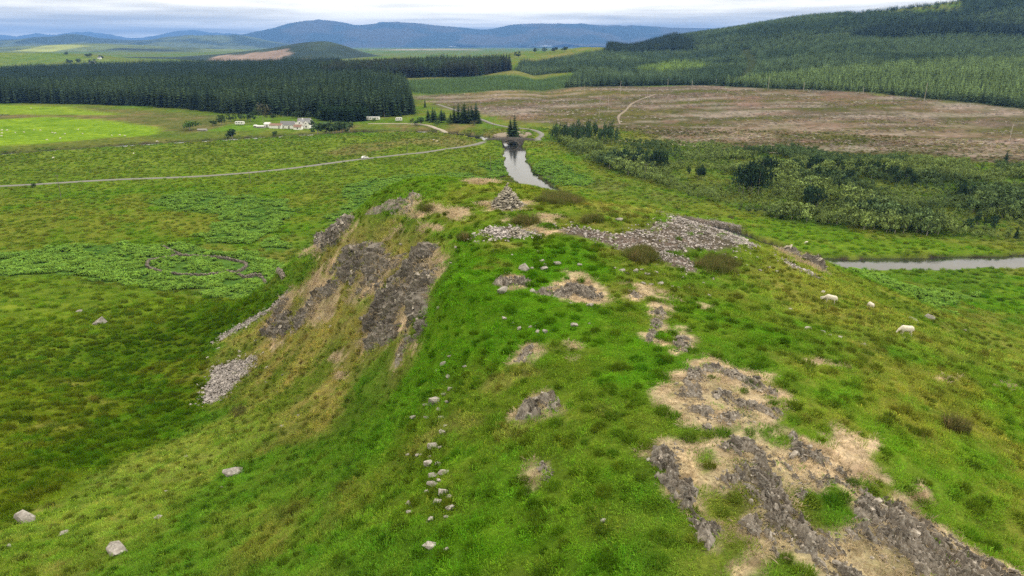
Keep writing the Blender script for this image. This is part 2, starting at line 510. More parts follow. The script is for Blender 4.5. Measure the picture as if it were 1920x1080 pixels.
# (outline, colour, other colour it is mottled with, edge softness in m, edge wander in m, weight)
ZONES = [
    ('valley left', [(-300, 300), (0, 285), (400, 268), (800, 252), (930, 268), (950, 320), (800, 335), (560, 352), (300, 350), (0, 380), (-300, 380)], (.125, .175, .022), (.085, .130, .016), 12, 10, .8),
    ('rough left', [(-300, 380), (0, 370), (300, 350), (560, 345), (640, 370), (600, 420), (500, 470), (200, 470), (-300, 470)], (.085, .150, .012), (.125, .155, .022), 10, 10, .8),
    ('purple moor', [(180, 202), (420, 217), (480, 240), (330, 250), (280, 238), (150, 222), (60, 225), (-100, 235), (-100, 205)], (.095, .105, .035), (.14, .115, .055), 10, 12, .9),
    ('bright strip', [(-100, 198), (120, 200), (240, 216), (130, 216), (-100, 212)], (.15, .23, .02), FIELD, 6, 6, .9),
    ('bright field', [(-200, 232), (0, 224), (90, 219), (215, 226), (300, 243), (285, 252), (120, 266), (0, 279), (-200, 300)], FIELD, (.13, .225, .018), 4, 4, 1),
    ('river bank', [(-100, 279), (120, 266), (300, 252), (420, 245), (480, 242), (440, 256), (200, 272), (-100, 296)], (.11, .125, .03), (.075, .12, .02), 5, 5, .9),
    ('moor patch a', [(600, 285), (650, 272), (740, 262), (840, 252), (900, 266), (860, 276), (760, 270), (690, 290), (620, 292)], (.155, .135, .06), (.10, .13, .03), 6, 8, .75),
    ('farm lawn', [(380, 246), (430, 232), (500, 236), (495, 245), (430, 246)], (.10, .20, .02), (.09, .17, .02), 4, 2, .9),
    ('bridge bank', [(640, 232), (760, 228), (900, 236), (930, 256), (860, 248), (760, 243), (620, 244)], (.10, .135, .022), (.145, .12, .055), 5, 6, .8),
    ('right bank', [(985, 275), (1040, 270), (1100, 310), (1230, 350), (1400, 400), (1560, 430), (1920, 462), (2100, 470), (2100, 490), (1540, 488), (1300, 425), (1060, 362), (1010, 335)], (.105, .175, .015), (.13, .165, .025), 8, 8, .8),
    ('right bank dark', [(1010, 300), (1080, 318), (1200, 345), (1330, 382), (1250, 392), (1110, 358), (1040, 338)], (.125, .130, .045), (.075, .135, .018), 6, 8, .7),
    ('field right', [(1600, 512), (1920, 505), (2200, 510), (2200, 620), (1920, 600), (1800, 575), (1700, 545)], (.075, .160, .010), (.115, .16, .02), 5, 4, .9),
    ('scrub floor', [(1030, 250), (1180, 270), (1400, 290), (1920, 330), (2300, 350), (2300, 460), (1920, 455), (1560, 425), (1350, 375), (1150, 320), (1060, 280)], (.085, .135, .025), (.12, .15, .035), 6, 8, .9),
    ('felled', [(770, 180), (920, 172), (1060, 166), (1340, 160), (1620, 172), (1920, 205), (2400, 240), (2400, 340), (1920, 312), (1500, 285), (1240, 268), (1180, 245), (1040, 236), (960, 222), (830, 200)],
     (.125, .100, .080), (.080, .078, .034), 14, 30, 1),
    ('felled grey a', [(1380, 228), (1500, 222), (1700, 224), (1920, 240), (2200, 270), (2200, 300), (1920, 290), (1700, 268), (1500, 262), (1300, 262)], (.225, .185, .150), (.13, .10, .065), 10, 26, .85),
    ('felled pink', [(1340, 166), (1600, 178), (1850, 205), (1800, 215), (1550, 200), (1300, 190)], (.175, .115, .082), (.105, .095, .04), 20, 40, .7),
    ('felled pink b', [(930, 220), (980, 212), (1040, 214), (1045, 222), (980, 228)], (.185, .13, .09), (.15, .11, .07), 8, 10, .9),
    ('felled pink c', [(840, 200), (920, 188), (1040, 188), (1030, 196), (900, 202)], (.165, .125, .10), (.11, .10, .05), 10, 16, .8),
    ('felled green', [(1000, 205), (1130, 198), (1250, 205), (1240, 222), (1120, 232), (1040, 228)], (.075, .085, .018), (.10, .095, .03), 10, 18, .8),
    ('tan edge', [(810, 182), (900, 172), (1010, 167), (1200, 172), (1180, 182), (1000, 182), (900, 188)], (.20, .16, .075), (.13, .12, .05), 12, 18, .75),
    ('far green', [(680, 152), (760, 150), (900, 143), (1080, 140), (1060, 166), (920, 172), (800, 178), (740, 170)], (.060, .105, .035), (.05, .09, .03), 20, 20, .9),
    ('far tan', [(640, 152), (760, 146), (960, 132), (1060, 138), (900, 144), (760, 152), (690, 158)], (.17, .16, .06), (.12, .14, .04), 20, 20, .9),
    ('hill field', [(960, 108), (1060, 97), (1110, 84), (1140, 80), (1135, 100), (1080, 112), (980, 116)], (.17, .165, .05), (.10, .16, .03), 20, 30, .9),
    ('farm hill', [(-400, 104), (0, 99), (120, 103), (250, 116), (245, 122), (100, 126), (-400, 135)], (.105, .165, .030), (.14, .18, .04), 30, 50, .9),
    ('marsh', [(-200, 640), (120, 590), (330, 556), (430, 558), (545, 545), (400, 642), (375, 762), (250, 858), (0, 985), (-300, 1050)], (.062, .112, .006), (.105, .140, .012), 1.5, 2.5, .95),
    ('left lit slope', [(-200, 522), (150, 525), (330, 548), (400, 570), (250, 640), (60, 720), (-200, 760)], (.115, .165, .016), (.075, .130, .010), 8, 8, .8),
    ('left bank', [(-100, 1040), (0, 985), (250, 855), (450, 762), (560, 770), (420, 900), (250, 1000), (0, 1100)], (.175, .200, .045), (.105, .170, .02), 2.5, 3, .85),
    ('straw slope', [(420, 640), (520, 570), (580, 600), (680, 600), (690, 660), (660, 760), (560, 790), (470, 780), (470, 700)], (.260, .220, .080), (.11, .150, .025), 3, 4, .95),
    ('slope edge', [(480, 625), (560, 530), (600, 490), (640, 430), (700, 395), (740, 400), (760, 460), (840, 480), (800, 560), (800, 640), (690, 665), (560, 625)], (.230, .200, .075), (.13, .15, .03), 2, 3, .85),
    ('summit', [(780, 400), (880, 345), (960, 345), (1100, 375), (1200, 395), (1120, 400), (1000, 400), (860, 440), (800, 440)], (.165, .175, .035), G_MID, 3, 3, .7),
    ('summit straw', [(1080, 380), (1200, 395), (1330, 410), (1200, 420), (1100, 400)], (.23, .2, .075), (.12, .155, .03), 2, 3, .7),
    ('right shoulder', [(1390, 425), (1480, 465), (1560, 505), (1700, 560), (1920, 625), (2100, 680), (2100, 760), (1920, 720), (1700, 680), (1480, 590), (1420, 520)], (.185, .185, .045), (.105, .150, .022), 4, 5, .85),
    ('right fold', [(1320, 640), (1430, 620), (1580, 655), (1560, 672), (1400, 668)], (.055, .125, .008), (.075, .14, .012), 3, 3, .9),
    ('right meadow', [(1470, 700), (1600, 690), (1920, 740), (2200, 800), (2200, 1050), (1920, 1010), (1780, 960), (1650, 850), (1500, 800)], (.115, .175, .018), (.170, .180, .035), 3, 4, .8),
    ('hill green', [(820, 470), (1000, 450), (1300, 560), (1480, 620), (1240, 660), (1240, 900), (1320, 1100), (700, 1100), (740, 800), (810, 640)], (.070, .165, .008), (.090, .150, .014), 4, 5, .8),
]
FELLED = ground_pts(next(z[1] for z in ZONES if z[0] == 'felled'))
HILL_WOOD = np.vstack([ground_pts([(1060, 165), (1120, 163), (1250, 160), (1340, 161), (1440, 166), (1620, 172), (1750, 186), (1920, 204), (2200, 226)]),
                       np.array([at_dist(2500, 100, 1500)[:2], at_dist(2300, -60, 2100)[:2], at_dist(1700, 10, 2050)[:2], at_dist(1500, 30, 2250)[:2], at_dist(1300, 60, 2450)[:2], at_dist(1145, 80, 2100)[:2],
                                 at_dist(1140, 102, 1700)[:2], at_dist(1080, 116, 1550)[:2], at_dist(980, 120, 1500)[:2], at_dist(965, 132, 1250)[:2], at_dist(1080, 138, 1120)[:2]])])
BALD = ground_pts([(1590, 32), (1630, 14), (1720, 6), (1810, 6), (1800, 24), (1700, 32)])
ZONE_POLY = [(ground_pts(z[1]), z[2:]) for z in ZONES]


def lerp(a, b, t):
    return a + (b - a) * t[..., None]


def rock_mask(x, y):
    """1 on the bleached ground round the rocks, 0 in the grass"""
    m = np.zeros(x.shape)
    wx = x + (vnoise(x / 1.6, y / 1.6, 61) - .5) * 1.7 + (vnoise(x / .5, y / .5, 63) - .5) * .5
    wy = y + (vnoise(x / 1.6, y / 1.6, 62) - .5) * 1.7 + (vnoise(x / .5, y / .5, 64) - .5) * .5
    near = (y < 190) & (np.abs(x) < 90)
    if not near.any():
        return m
    nx, ny = wx[near], wy[near]
    s = np.full(nx.shape, 1e6)
    for p in list(ROCK_POLY.values()) + STRAW_POLY:
        s = np.minimum(s, poly_sdf(nx, ny, p))
    h = np.full(nx.shape, 1e6)
    for p in HOLE_POLY:
        h = np.minimum(h, poly_sdf(nx, ny, p))
    # on the crag the bare ground is broken by grass
    cr = np.full(nx.shape, 1e6)
    for k_ in ('crag', 'cragtop', 'brow', 'sidecut'):
        cr = np.minimum(cr, poly_sdf(nx, ny, ROCK_POLY[k_]))
    br = np.where(cr < .5, smooth(.58, .46, fbm(nx / 3.2, ny / 3.2, 4, 67)), 1)
    m[near] = smooth(.12, -.12, s) * smooth(-.12, .12, h) * br
    return m


def scree_mask(x, y, edge=.5):
    s = np.full(x.shape, 1e6)
    wx = x + (vnoise(x / 2.2, y / 2.2, 71) - .5) * 2.0
    wy = y + (vnoise(x / 2.2, y / 2.2, 72) - .5) * 2.0
    for p in SCREE_POLY.values():
        s = np.minimum(s, poly_sdf(wx, wy, p))
    return smooth(edge, -edge, s)


def bracken_mask(x, y):
    s = np.full(x.shape, 1e6)
    wx = x + (fbm(x / 9, y / 9, 3, 81) - .5) * 14
    wy = y + (fbm(x / 9, y / 9, 3, 82) - .5) * 14
    for p in BRACKEN_POLY:
        s = np.minimum(s, poly_sdf(wx, wy, p))
    return smooth(1, -1, s) * (gz(x, y) < 15)


def zone_color(x, y, detail=True):
    """albedo of the plant cover or soil at each point"""
    x = np.asarray(x, float)
    y = np.asarray(y, float)
    n1 = fbm(x / 60, y / 60, 4, 21)
    n2 = fbm(x / 12, y / 12, 4, 22)
    n3 = fbm(x / 3.0, y / 3.0, 3, 23)
    d = np.hypot(x, y)
    mott = np.clip((n1 - .5) * 1.4 + (n2 - .5) * 1.8 + (n3 - .5) * 1.0 * smooth(400, 150, d) + .5, 0, 1)
    mott = smooth(.2, .8, mott)
    c = lerp(np.broadcast_to(np.array(G_MID), x.shape + (3,)), np.array(G_OLIVE), mott)
    wa, wb = fbm(x / 25, y / 25, 3, 31) - .5, fbm(x / 25, y / 25, 3, 32) - .5
    wc, we = fbm(x / 6, y / 6, 3, 33) - .5, fbm(x / 6, y / 6, 3, 34) - .5
    for poly, (ca, cb, soft, wander, weight) in ZONE_POLY:
        s = poly_sdf(x + (wa + wc) * wander * 1.6, y + (wb + we) * wander * 1.6, poly)
        m = smooth(soft, -soft, s) * weight
        if m.max() <= 0:
            continue
        zc = lerp(np.broadcast_to(np.array(ca), x.shape + (3,)), np.array(cb), mott)
        c = lerp(c, zc, m)
    fel = smooth(20, -20, poly_sdf(x, y, FELLED))
    st = fbm(x / 70, y / 16, 5, 35)
    s2 = fbm(x / 26, y / 9, 4, 36)
    c = lerp(c, np.array((.235, .205, .18)), fel * smooth(.54, .66, st) * .8)
    c = lerp(c, np.array((.075, .085, .022)), fel * smooth(.46, .36, st) * .85)
    c = lerp(c, np.array((.155, .108, .085)), fel * smooth(.56, .70, s2) * .7)
    # bleached patches and vivid patches between tussocks on the hill
    hill = smooth(170, 120, d)
    c = lerp(c, np.array(G_STRAW), smooth(.62, .78, n3) * smooth(.50, .62, n2) * hill * .38)
    c = lerp(c, np.array(G_VIVID), smooth(.45, .25, n3) * hill * .35)
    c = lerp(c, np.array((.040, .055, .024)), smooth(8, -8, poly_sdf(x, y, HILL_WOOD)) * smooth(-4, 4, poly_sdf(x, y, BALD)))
    b = bracken_mask(x, y)
    c = lerp(c, np.array((.055, .125, .022)), b * .9)
    return c
# ------------------------------------------------------------------ helpers: meshes, objects, materials
def new_mesh(name, verts, faces, mat=None, smooth_shade=False, mats=None, mat_idx=None):
    """faces: (n, k) int array or a list of such arrays with different k"""
    me = bpy.data.meshes.new(name)
    verts = np.asarray(verts, np.float32)
    if not isinstance(faces, (list, tuple)):
        faces = [faces]
    faces = [np.asarray(f, np.int32) for f in faces if len(f)]
    me.vertices.add(len(verts))
    me.vertices.foreach_set('co', verts.ravel())
    nl = sum(f.size for f in faces)
    nf = sum(len(f) for f in faces)
    me.loops.add(nl)
    me.polygons.add(nf)
    me.loops.foreach_set('vertex_index', np.concatenate([f.ravel() for f in faces]))
    tot = np.concatenate([np.full(len(f), f.shape[1], np.int32) for f in faces])
    me.polygons.foreach_set('loop_start', np.concatenate([[0], np.cumsum(tot)[:-1]]).astype(np.int32))
    me.polygons.foreach_set('loop_total', tot)
    if mat is not None:
        me.materials.append(mat)
    if mats:
        for m in mats:
            me.materials.append(m)
    if mat_idx is not None:
        me.polygons.foreach_set('material_index', np.asarray(mat_idx, np.int32))
    me.polygons.foreach_set('use_smooth', np.full(nf, smooth_shade))
    me.update(calc_edges=True)
    return me


def add_attr(me, name, data, kind='FLOAT_COLOR', domain='POINT'):
    a = me.attributes.new(name, kind, domain)
    if kind == 'FLOAT_COLOR':
        d = np.ones((len(data), 4), np.float32)
        d[:, :3] = data
        a.data.foreach_set('color', d.ravel())
    elif kind == 'FLOAT_VECTOR':
        a.data.foreach_set('vector', np.asarray(data, np.float32).ravel())
    else:
        a.data.foreach_set('value', np.asarray(data))


def link(name, data, parent=None, loc=(0, 0, 0), rot=(0, 0, 0), scale=(1, 1, 1)):
    o = bpy.data.objects.new(name, data)
    COL.objects.link(o)
    o.location = loc
    o.rotation_euler = rot
    o.scale = scale
    if parent is not None:
        o.parent = parent
    return o


def tag(o, label=None, category=None, group=None, kind=None):
    for k, v in (('label', label), ('category', category), ('group', group), ('kind', kind)):
        if v:
            o[k] = v
    return o


def empty(name, loc=(0, 0, 0), rz=0.0):
    o = link(name, None, loc=loc, rot=(0, 0, rz))
    o.empty_display_size = .5
    return o


def copy_tree(o, parent=None):
    c = o.copy()
    COL.objects.link(c)
    c.parent = parent
    for ch in o.children:
        copy_tree(ch, c)
    return c


class MB:
    """collects boxes, prisms and tubes into one mesh"""
    def __init__(self):
        self.v, self.f = [], []

    def add(self, v, f):
        n = len(self.v)
        self.v += [tuple(p) for p in v]
        self.f += [tuple(i + n for i in q) for q in f]
        return self

    def box(self, x0, x1, y0, y1, z0, z1):
        return self.add([(x0, y0, z0), (x1, y0, z0), (x1, y1, z0), (x0, y1, z0), (x0, y0, z1), (x1, y0, z1), (x1, y1, z1), (x0, y1, z1)],
                        [(3, 2, 1, 0), (4, 5, 6, 7), (0, 1, 5, 4), (1, 2, 6, 5), (2, 3, 7, 6), (3, 0, 4, 7)])

    def prism(self, ring, a, b, axis='y'):
        """ring of (p, q) swept from a to b along axis"""
        n = len(ring)
        if axis == 'y':
            v = [(p, a, q) for p, q in ring] + [(p, b, q) for p, q in ring]
        elif axis == 'x':
            v = [(a, p, q) for p, q in ring] + [(b, p, q) for p, q in ring]
        else:
            v = [(p, q, a) for p, q in ring] + [(p, q, b) for p, q in ring]
        return self.add(v, [tuple(range(n - 1, -1, -1)), tuple(range(n, 2 * n))] + [(i, (i + 1) % n, n + (i + 1) % n, n + i) for i in range(n)])

    def tube(self, p0, p1, r0, r1, n=6):
        p0, p1 = Vector(p0), Vector(p1)
        d = (p1 - p0).normalized()
        u = d.orthogonal().normalized()
        w = d.cross(u)
        v = []
        for p, r in ((p0, r0), (p1, r1)):
            v += [p + (u * math.cos(t) + w * math.sin(t)) * r for t in [2 * math.pi * k / n for k in range(n)]]
        return self.add(v, [(i, (i + 1) % n, n + (i + 1) % n, n + i) for i in range(n)] + [tuple(range(n - 1, -1, -1)), tuple(range(n, 2 * n))])

    def mesh(self, name, mat, smooth_shade=False):
        me = bpy.data.meshes.new(name)
        me.from_pydata(self.v, [], self.f)
        bm = bmesh.new()
        bm.from_mesh(me)
        bmesh.ops.recalc_face_normals(bm, faces=bm.faces)
        bm.to_mesh(me)
        bm.free()
        me.materials.append(mat)
        if smooth_shade:
            me.polygons.foreach_set('use_smooth', np.full(len(me.polygons), True))
        return me

    def build(self, name, mat, parent=None, smooth_shade=False, **kw):
        return link(name, self.mesh(name, mat, smooth_shade), parent, **kw)


def material(name, rough=.9, spec=.2):
    m = bpy.data.materials.new(name)
    m.use_nodes = True
    t = m.node_tree
    p = t.nodes['Principled BSDF']
    p.inputs['Roughness'].default_value = rough
    p.inputs['Specular IOR Level'].default_value = spec
    return m, t, p


def noise_node(t, scale, detail=4, rough=.6, coord='Object', vec=None, stretch=None):
    c = t.nodes.new('ShaderNodeTexCoord')
    n = t.nodes.new('ShaderNodeTexNoise')
    n.inputs['Scale'].default_value = scale
    n.inputs['Detail'].default_value = detail
    n.inputs['Roughness'].default_value = rough
    src = vec or c.outputs[coord]
    if stretch:
        m = t.nodes.new('ShaderNodeMapping')
        m.inputs['Scale'].default_value = stretch
        t.links.new(src, m.inputs[0])
        src = m.outputs[0]
    t.links.new(src, n.inputs['Vector'])
    return n.outputs[0]


def mix_color(t, fac, a, b, mode='MIX'):
    m = t.nodes.new('ShaderNodeMix')
    m.data_type = 'RGBA'
    m.blend_type = mode
    for i, v in ((0, fac), (6, a), (7, b)):
        if isinstance(v, (int, float)):
            m.inputs[i].default_value = v
        elif isinstance(v, tuple):
            m.inputs[i].default_value = (*v, 1)
        else:
            t.links.new(v, m.inputs[i])
    return m.outputs[2]


def bump(t, p, h, strength, dist):
    b = t.nodes.new('ShaderNodeBump')
    b.inputs['Strength'].default_value = strength
    b.inputs['Distance'].default_value = dist
    t.links.new(h, b.inputs['Height'])
    t.links.new(b.outputs[0], p.inputs['Normal'])


def simple_mat(name, a, b=None, scale=3.0, rough=.85, spec=.25, bumps=0, lo=.35, hi=.65):
    m, t, p = material(name, rough, spec)
    if b is None:
        b = tuple(c * .8 for c in a)
    n = noise_node(t, scale)
    r = ramp(t, [(lo, a), (hi, b)], n)
    t.links.new(r.outputs[0], p.inputs['Base Color'])
    if bumps:
        bump(t, p, noise_node(t, scale * 3), .5, bumps)
    return m


# ------------------------------------------------------------------ the ground
def ground_material():
    m, t, p = material('moor_ground', .95, 0.0)
    a = t.nodes.new('ShaderNodeAttribute')
    a.attribute_name = 'zone'
    fine = noise_node(t, 2.6, 7, .75)
    mid = noise_node(t, .22, 5, .65)
    big = noise_node(t, .035, 5, .6)
    f1 = ramp(t, [(.30, (.50, .50, .50)), (.52, (1, 1, 1)), (.72, (1.55, 1.48, 1.35))], fine)
    f2 = ramp(t, [(.32, (.60, .66, .55)), (.52, (1, 1, 1)), (.70, (1.45, 1.32, 1.3))], mid)
    f3 = ramp(t, [(.34, (.80, .86, .75)), (.52, (1, 1, 1)), (.68, (1.20, 1.12, 1.2))], big)
    c = mix_color(t, 1.0, a.outputs['Color'], f1.outputs[0], 'MULTIPLY')
    c = mix_color(t, 1.0, c, f2.outputs[0], 'MULTIPLY')
    c = mix_color(t, 1.0, c, f3.outputs[0], 'MULTIPLY')
    t.links.new(c, p.inputs['Base Color'])
    h = math_node(t, 'ADD', math_node(t, 'MULTIPLY', fine, .35), mid)
    bump(t, p, h, .8, .8)
    return m


def build_ground():
    nx, ny = len(AX), len(AY)
    v = np.stack([GX, GY, GZ], -1).reshape(-1, 3)
    idx = np.arange(nx * ny).reshape(ny, nx)
    f = np.stack([idx[:-1, :-1], idx[:-1, 1:], idx[1:, 1:], idx[1:, :-1]], -1).reshape(-1, 4)
    me = new_mesh('ground', v, f, ground_material(), True)
    x, y = v[:, 0], v[:, 1]
    c = zone_color(x, y)
    r = rock_mask(x, y)
    n = fbm(x / .8, y / .8, 3, 91)
    straw = lerp(np.broadcast_to(np.array(STRAW), c.shape), np.array(SOIL), smooth(.5, .8, n) * .8)
    c = lerp(c, straw, r)
    s = scree_mask(x, y)
    c = lerp(c, np.array((.12, .10, .085)), s)
    # dark peat on the cut river bank and gravel bed
    near = (y > 60) & (y < 900) & (np.abs(x) < 1200)
    rd = np.full(x.shape, 1e6)
    rd[near] = path_dist(x[near], y[near], RIVER)
    c = lerp(c, np.array((.045, .040, .028)), smooth(-.15, -.5, v[:, 2]) * (rd < 14))
    add_attr(me, 'zone', c)
    return tag(link('ground', me), 'grass moorland hill and valley floor with pasture and felled ground', kind='structure')


ground = build_ground()


def ribbon(name, path, width, lift, mat, z=None, wob=0.0, drop=.5):
    """a strip draped over the ground, with sides that run down into it"""
    path = np.asarray(path)
    tng = np.gradient(path, axis=0)
    tng /= np.linalg.norm(tng, axis=1)[:, None] + 1e-9
    nrm = np.stack([-tng[:, 1], tng[:, 0]], 1)
    w = np.broadcast_to(np.asarray(width, float), (len(path),)) / 2
    if wob:
        s = np.arange(len(path))
        w = w + (vnoise(s / 2.5, s * 0 + 3.3, 5) - .5) * wob
    cols = []
    zc = gz(path[:, 0], path[:, 1]) + lift if z is None else np.broadcast_to(np.asarray(z, float), (len(path),))
    for k, dz in ((-1.05, -drop), (-1, 0), (0, .03), (1, 0), (1.05, -drop)):
        q = path + nrm * (w * k)[:, None]
        zq = np.maximum(gz(q[:, 0], q[:, 1]) + lift, zc) if z is None else zc
        cols.append(np.column_stack([q, zq + dz]))
    v = np.stack(cols, 1).reshape(-1, 3)
    n = len(path)
    idx = np.arange(n * 5).reshape(n, 5)
    f = np.stack([idx[:-1, :-1], idx[:-1, 1:], idx[1:, 1:], idx[1:, :-1]], -1).reshape(-1, 4)
    f = f[:, ::-1]
    return tag(link(name, new_mesh(name, v, f, mat, True)), kind='structure')


# ------------------------------------------------------------------ water
def water_material():
    m, t, p = material('river_water', .06, .8)
    p.inputs['Base Color'].default_value = (.020, .022, .022, 1)
    p.inputs['IOR'].default_value = 1.55
    a = noise_node(t, .9, 5, .65)
    b = noise_node(t, .16, 4, .6)
    rr = ramp(t, [(.42, (.04, .04, .04)), (.66, (.16, .16, .16))], b)
    t.links.new(rr.outputs[0], p.inputs['Roughness'])
    bump(t, p, math_node(t, 'ADD', math_node(t, 'MULTIPLY', a, .7), b), .10, .3)
    return m


WATER = water_material()
riv = ribbon('river', RIVER, RIVER_W + 7, 0, WATER, z=WATER_Z, drop=.1)
riv['label'] = 'pale reflecting river winding from the stone bridge round the hill'
pond_me = new_mesh('pond', [(x, y, 1.75) for x, y in POND], np.arange(len(POND))[None], WATER)
tag(link('pond', pond_me), 'thin strip of water beyond the bright pasture', kind='structure')

# ------------------------------------------------------------------ road and tracks
ASPHALT = simple_mat('worn_asphalt', (.20, .195, .18), (.145, .145, .13), .8, .95)
GRAVEL = simple_mat('pale_gravel', (.36, .32, .265), (.27, .235, .19), .7, .95)
RUT = simple_mat('earth_track', (.24, .20, .155), (.17, .14, .10), .7, .95)
rz_ = gz(ROAD[:, 0], ROAD[:, 1]) + .16
s_br = (ROAD - BR) @ BR_AX
onb = (np.abs(s_br) < 40) & (np.abs((ROAD - BR) @ np.array((-BR_AX[1], BR_AX[0]))) < 14)
arch_z = DECK_Z + .06 - .9 * (np.abs(s_br) / 16) ** 2
rz_ = np.where(onb, np.maximum(rz_, arch_z), rz_)
rz_ = np.convolve(np.pad(rz_, 2, 'edge'), np.ones(5) / 5, 'valid')
road = ribbon('road', ROAD, 3.7, 0, ASPHALT, z=rz_, wob=.5, drop=1.6)
road['label'] = 'narrow grey single track road crossing the valley to the bridge'
TRACK = densify(flat_pts([(690, 231), (760, 231), (800, 234), (830, 240), (860, 246)], 2.0), 4)
tr = ribbon('farm_track', TRACK, 3.6, .14, GRAVEL, wob=1.2)
tr['label'] = 'pale gravel track past the mobile home above the river bank'
FOREST_TRACK = densify(flat_pts([(1155, 263), (1230, 268), (1400, 282), (1560, 292), (1640, 299), (1720, 303)], 2.2), 8)
tr = ribbon('forest_track', FOREST_TRACK, 3.0, .25, GRAVEL, wob=1.0)
tr['label'] = 'pale gravel track between the scrub and the felled ground'
PATH2 = densify(flat_pts([(1163, 226), (1160, 215), (1172, 207), (1192, 194), (1230, 184)], 7), 6)
tr = ribbon('felled_track', PATH2, 2.0, .25, RUT, wob=1.6)
tr['label'] = 'faint pale vehicle track curving up the felled ground'
park = flat_pts([(925, 252), (938, 248), (970, 248), (994, 250), (998, 253), (982, 256), (942, 257)], 1.6)
pz = [gz1(*q) for q in park]
pk = MB()
pc = park.mean(0)
ring = [(x, y, max(gz1(x, y), gz1(*pc)) + .2) for x, y in park]
pk.add(ring + [(pc[0], pc[1], gz1(*pc) + .28)] + [(x + (x - pc[0]) * .06, y + (y - pc[1]) * .06, z - 1.2) for x, y, z in ring],
       [(i, (i + 1) % 7, 7) for i in range(7)] + [(i, (i + 1) % 7, 8 + (i + 1) % 7, 8 + i) for i in range(7)])
tag(pk.build('gravel_parking_area', RUT), 'pale gravel pull-in beside the road beyond the bridge', kind='structure')
# ------------------------------------------------------------------ far hills and mountains
def attr_mat(name, attr='zone', rough=.95, scale=.02, spec=.05, lo=.75, hi=1.3, instancer=False):
    m, t, p = material(name, rough, spec)
    a = t.nodes.new('ShaderNodeAttribute')
    a.attribute_name = attr
    if instancer:
        a.attribute_type = 'INSTANCER'
    n = noise_node(t, scale, 6, .65)
    f = ramp(t, [(.32, (lo,) * 3), (.68, (hi,) * 3)], n)
    c = mix_color(t, 1.0, a.outputs['Color'], f.outputs[0], 'MULTIPLY')
    t.links.new(c, p.inputs['Base Color'])
    return m


FAR_MAT = attr_mat('far_moor', scale=.006)


def ridge(name, label, prof, t, depth, base, ca, cb, seed, nx=220, ny=36, rough_h=.06, patches=()):
    P = np.array([at_dist(u, v, t) for u, v in prof])
    x = np.linspace(P[0, 0], P[-1, 0], nx)
    top = np.interp(x, P[:, 0], P[:, 2])
    k = np.ones(7) / 7
    top = np.convolve(np.pad(top, 3, 'edge'), k, 'valid')
    y0 = np.interp(x, P[:, 0], P[:, 1])
    w = np.linspace(-1, 1, ny)
    X, W = np.meshgrid(x, w)
    rel = np.maximum(top[None] - base, 3)
    spur = fbm(X / (depth * .35), W * 2.2, 5, seed)
    cross = np.clip(1 - np.abs(W + (spur - .5) * .55 * np.abs(W)) ** 1.25, 0, 1)
    end = smooth(0, .04, (X - x[0]) / (x[-1] - x[0])) * smooth(1, .96, (X - x[0]) / (x[-1] - x[0]))
    Z = base - 30 + (rel + 30) * cross * end + (fbm(X / (depth * .1), W * 8, 4, seed + 5) - .5) * rel * rough_h * 4 * (np.abs(W) > .02) * end
    Z = np.where(np.abs(W) < .03, base - 30 + (rel + 30) * end, Z)
    Y = y0[None] + W * depth
    v = np.stack([X, Y, Z], -1).reshape(-1, 3)
    idx = np.arange(nx * ny).reshape(ny, nx)
    f = np.stack([idx[:-1, :-1], idx[:-1, 1:], idx[1:, 1:], idx[1:, :-1]], -1).reshape(-1, 4)
    me = new_mesh(name, v, f, FAR_MAT, True)
    n = fbm(X / (depth * .22), W * 4, 4, seed + 9).ravel()
    c = lerp(np.broadcast_to(np.array(ca), (len(v), 3)), np.array(cb), smooth(.42, .6, n))
    for (xu0, xu1, w0, w1, col) in patches:
        xa, xb = at_dist(xu0, 90, t)[0], at_dist(xu1, 90, t)[0]
        wob = (fbm(v[:, 0] / (depth * .12), W.ravel() * 5, 3, seed + 30) - .5)
        q = np.minimum(np.minimum((v[:, 0] - xa) / (xb - xa), (xb - v[:, 0]) / (xb - xa)) * 4, np.minimum((W.ravel() - w0), (w1 - W.ravel())) / (w1 - w0) * 4) + wob * 1.6
        c = lerp(c, np.array(col), smooth(0, .35, q))
    add_attr(me, 'zone', c)
    return tag(link(name, me), label, kind='structure')


ridge('mountain_range', 'long blue mountain range with rounded summits on the skyline',
      [(330, 98), (400, 82), (450, 67), (500, 57), (540, 46), (575, 39), (605, 37), (640, 41), (668, 48), (700, 45), (730, 41), (780, 43), (810, 47), (860, 51), (905, 56), (930, 53), (960, 46), (1000, 44),
       (1090, 45), (1150, 49), (1200, 48), (1260, 52), (1330, 53), (1420, 60), (1550, 75)], 17000, 3600, 20, (.018, .034, .030), (.058, .056, .040), 101, 360, 60, .05)
ridge('distant_mountains', 'faint pale blue mountains at the far end of the valley',
      [(-500, 70), (-250, 55), (-60, 66), (0, 65), (18, 68), (40, 68), (68, 62), (90, 63), (108, 66), (130, 62), (160, 60), (185, 61), (210, 66), (240, 72), (280, 70), (320, 62), (350, 55), (385, 60), (420, 62), (520, 66), (700, 80)],
      25000, 3000, 20, (.03, .045, .035), (.05, .06, .045), 121, 260, 30)
ridge('wooded_hill', 'dark blue wooded hills below the far mountains',
      [(-600, 80), (-300, 72), (0, 74), (60, 73), (105, 67), (135, 64), (170, 69), (220, 75), (280, 76), (330, 68), (385, 65), (445, 65), (500, 76), (560, 86), (640, 95), (720, 100)],
      10500, 2000, 18, (.028, .045, .022), (.09, .115, .045), 131, 260, 34)
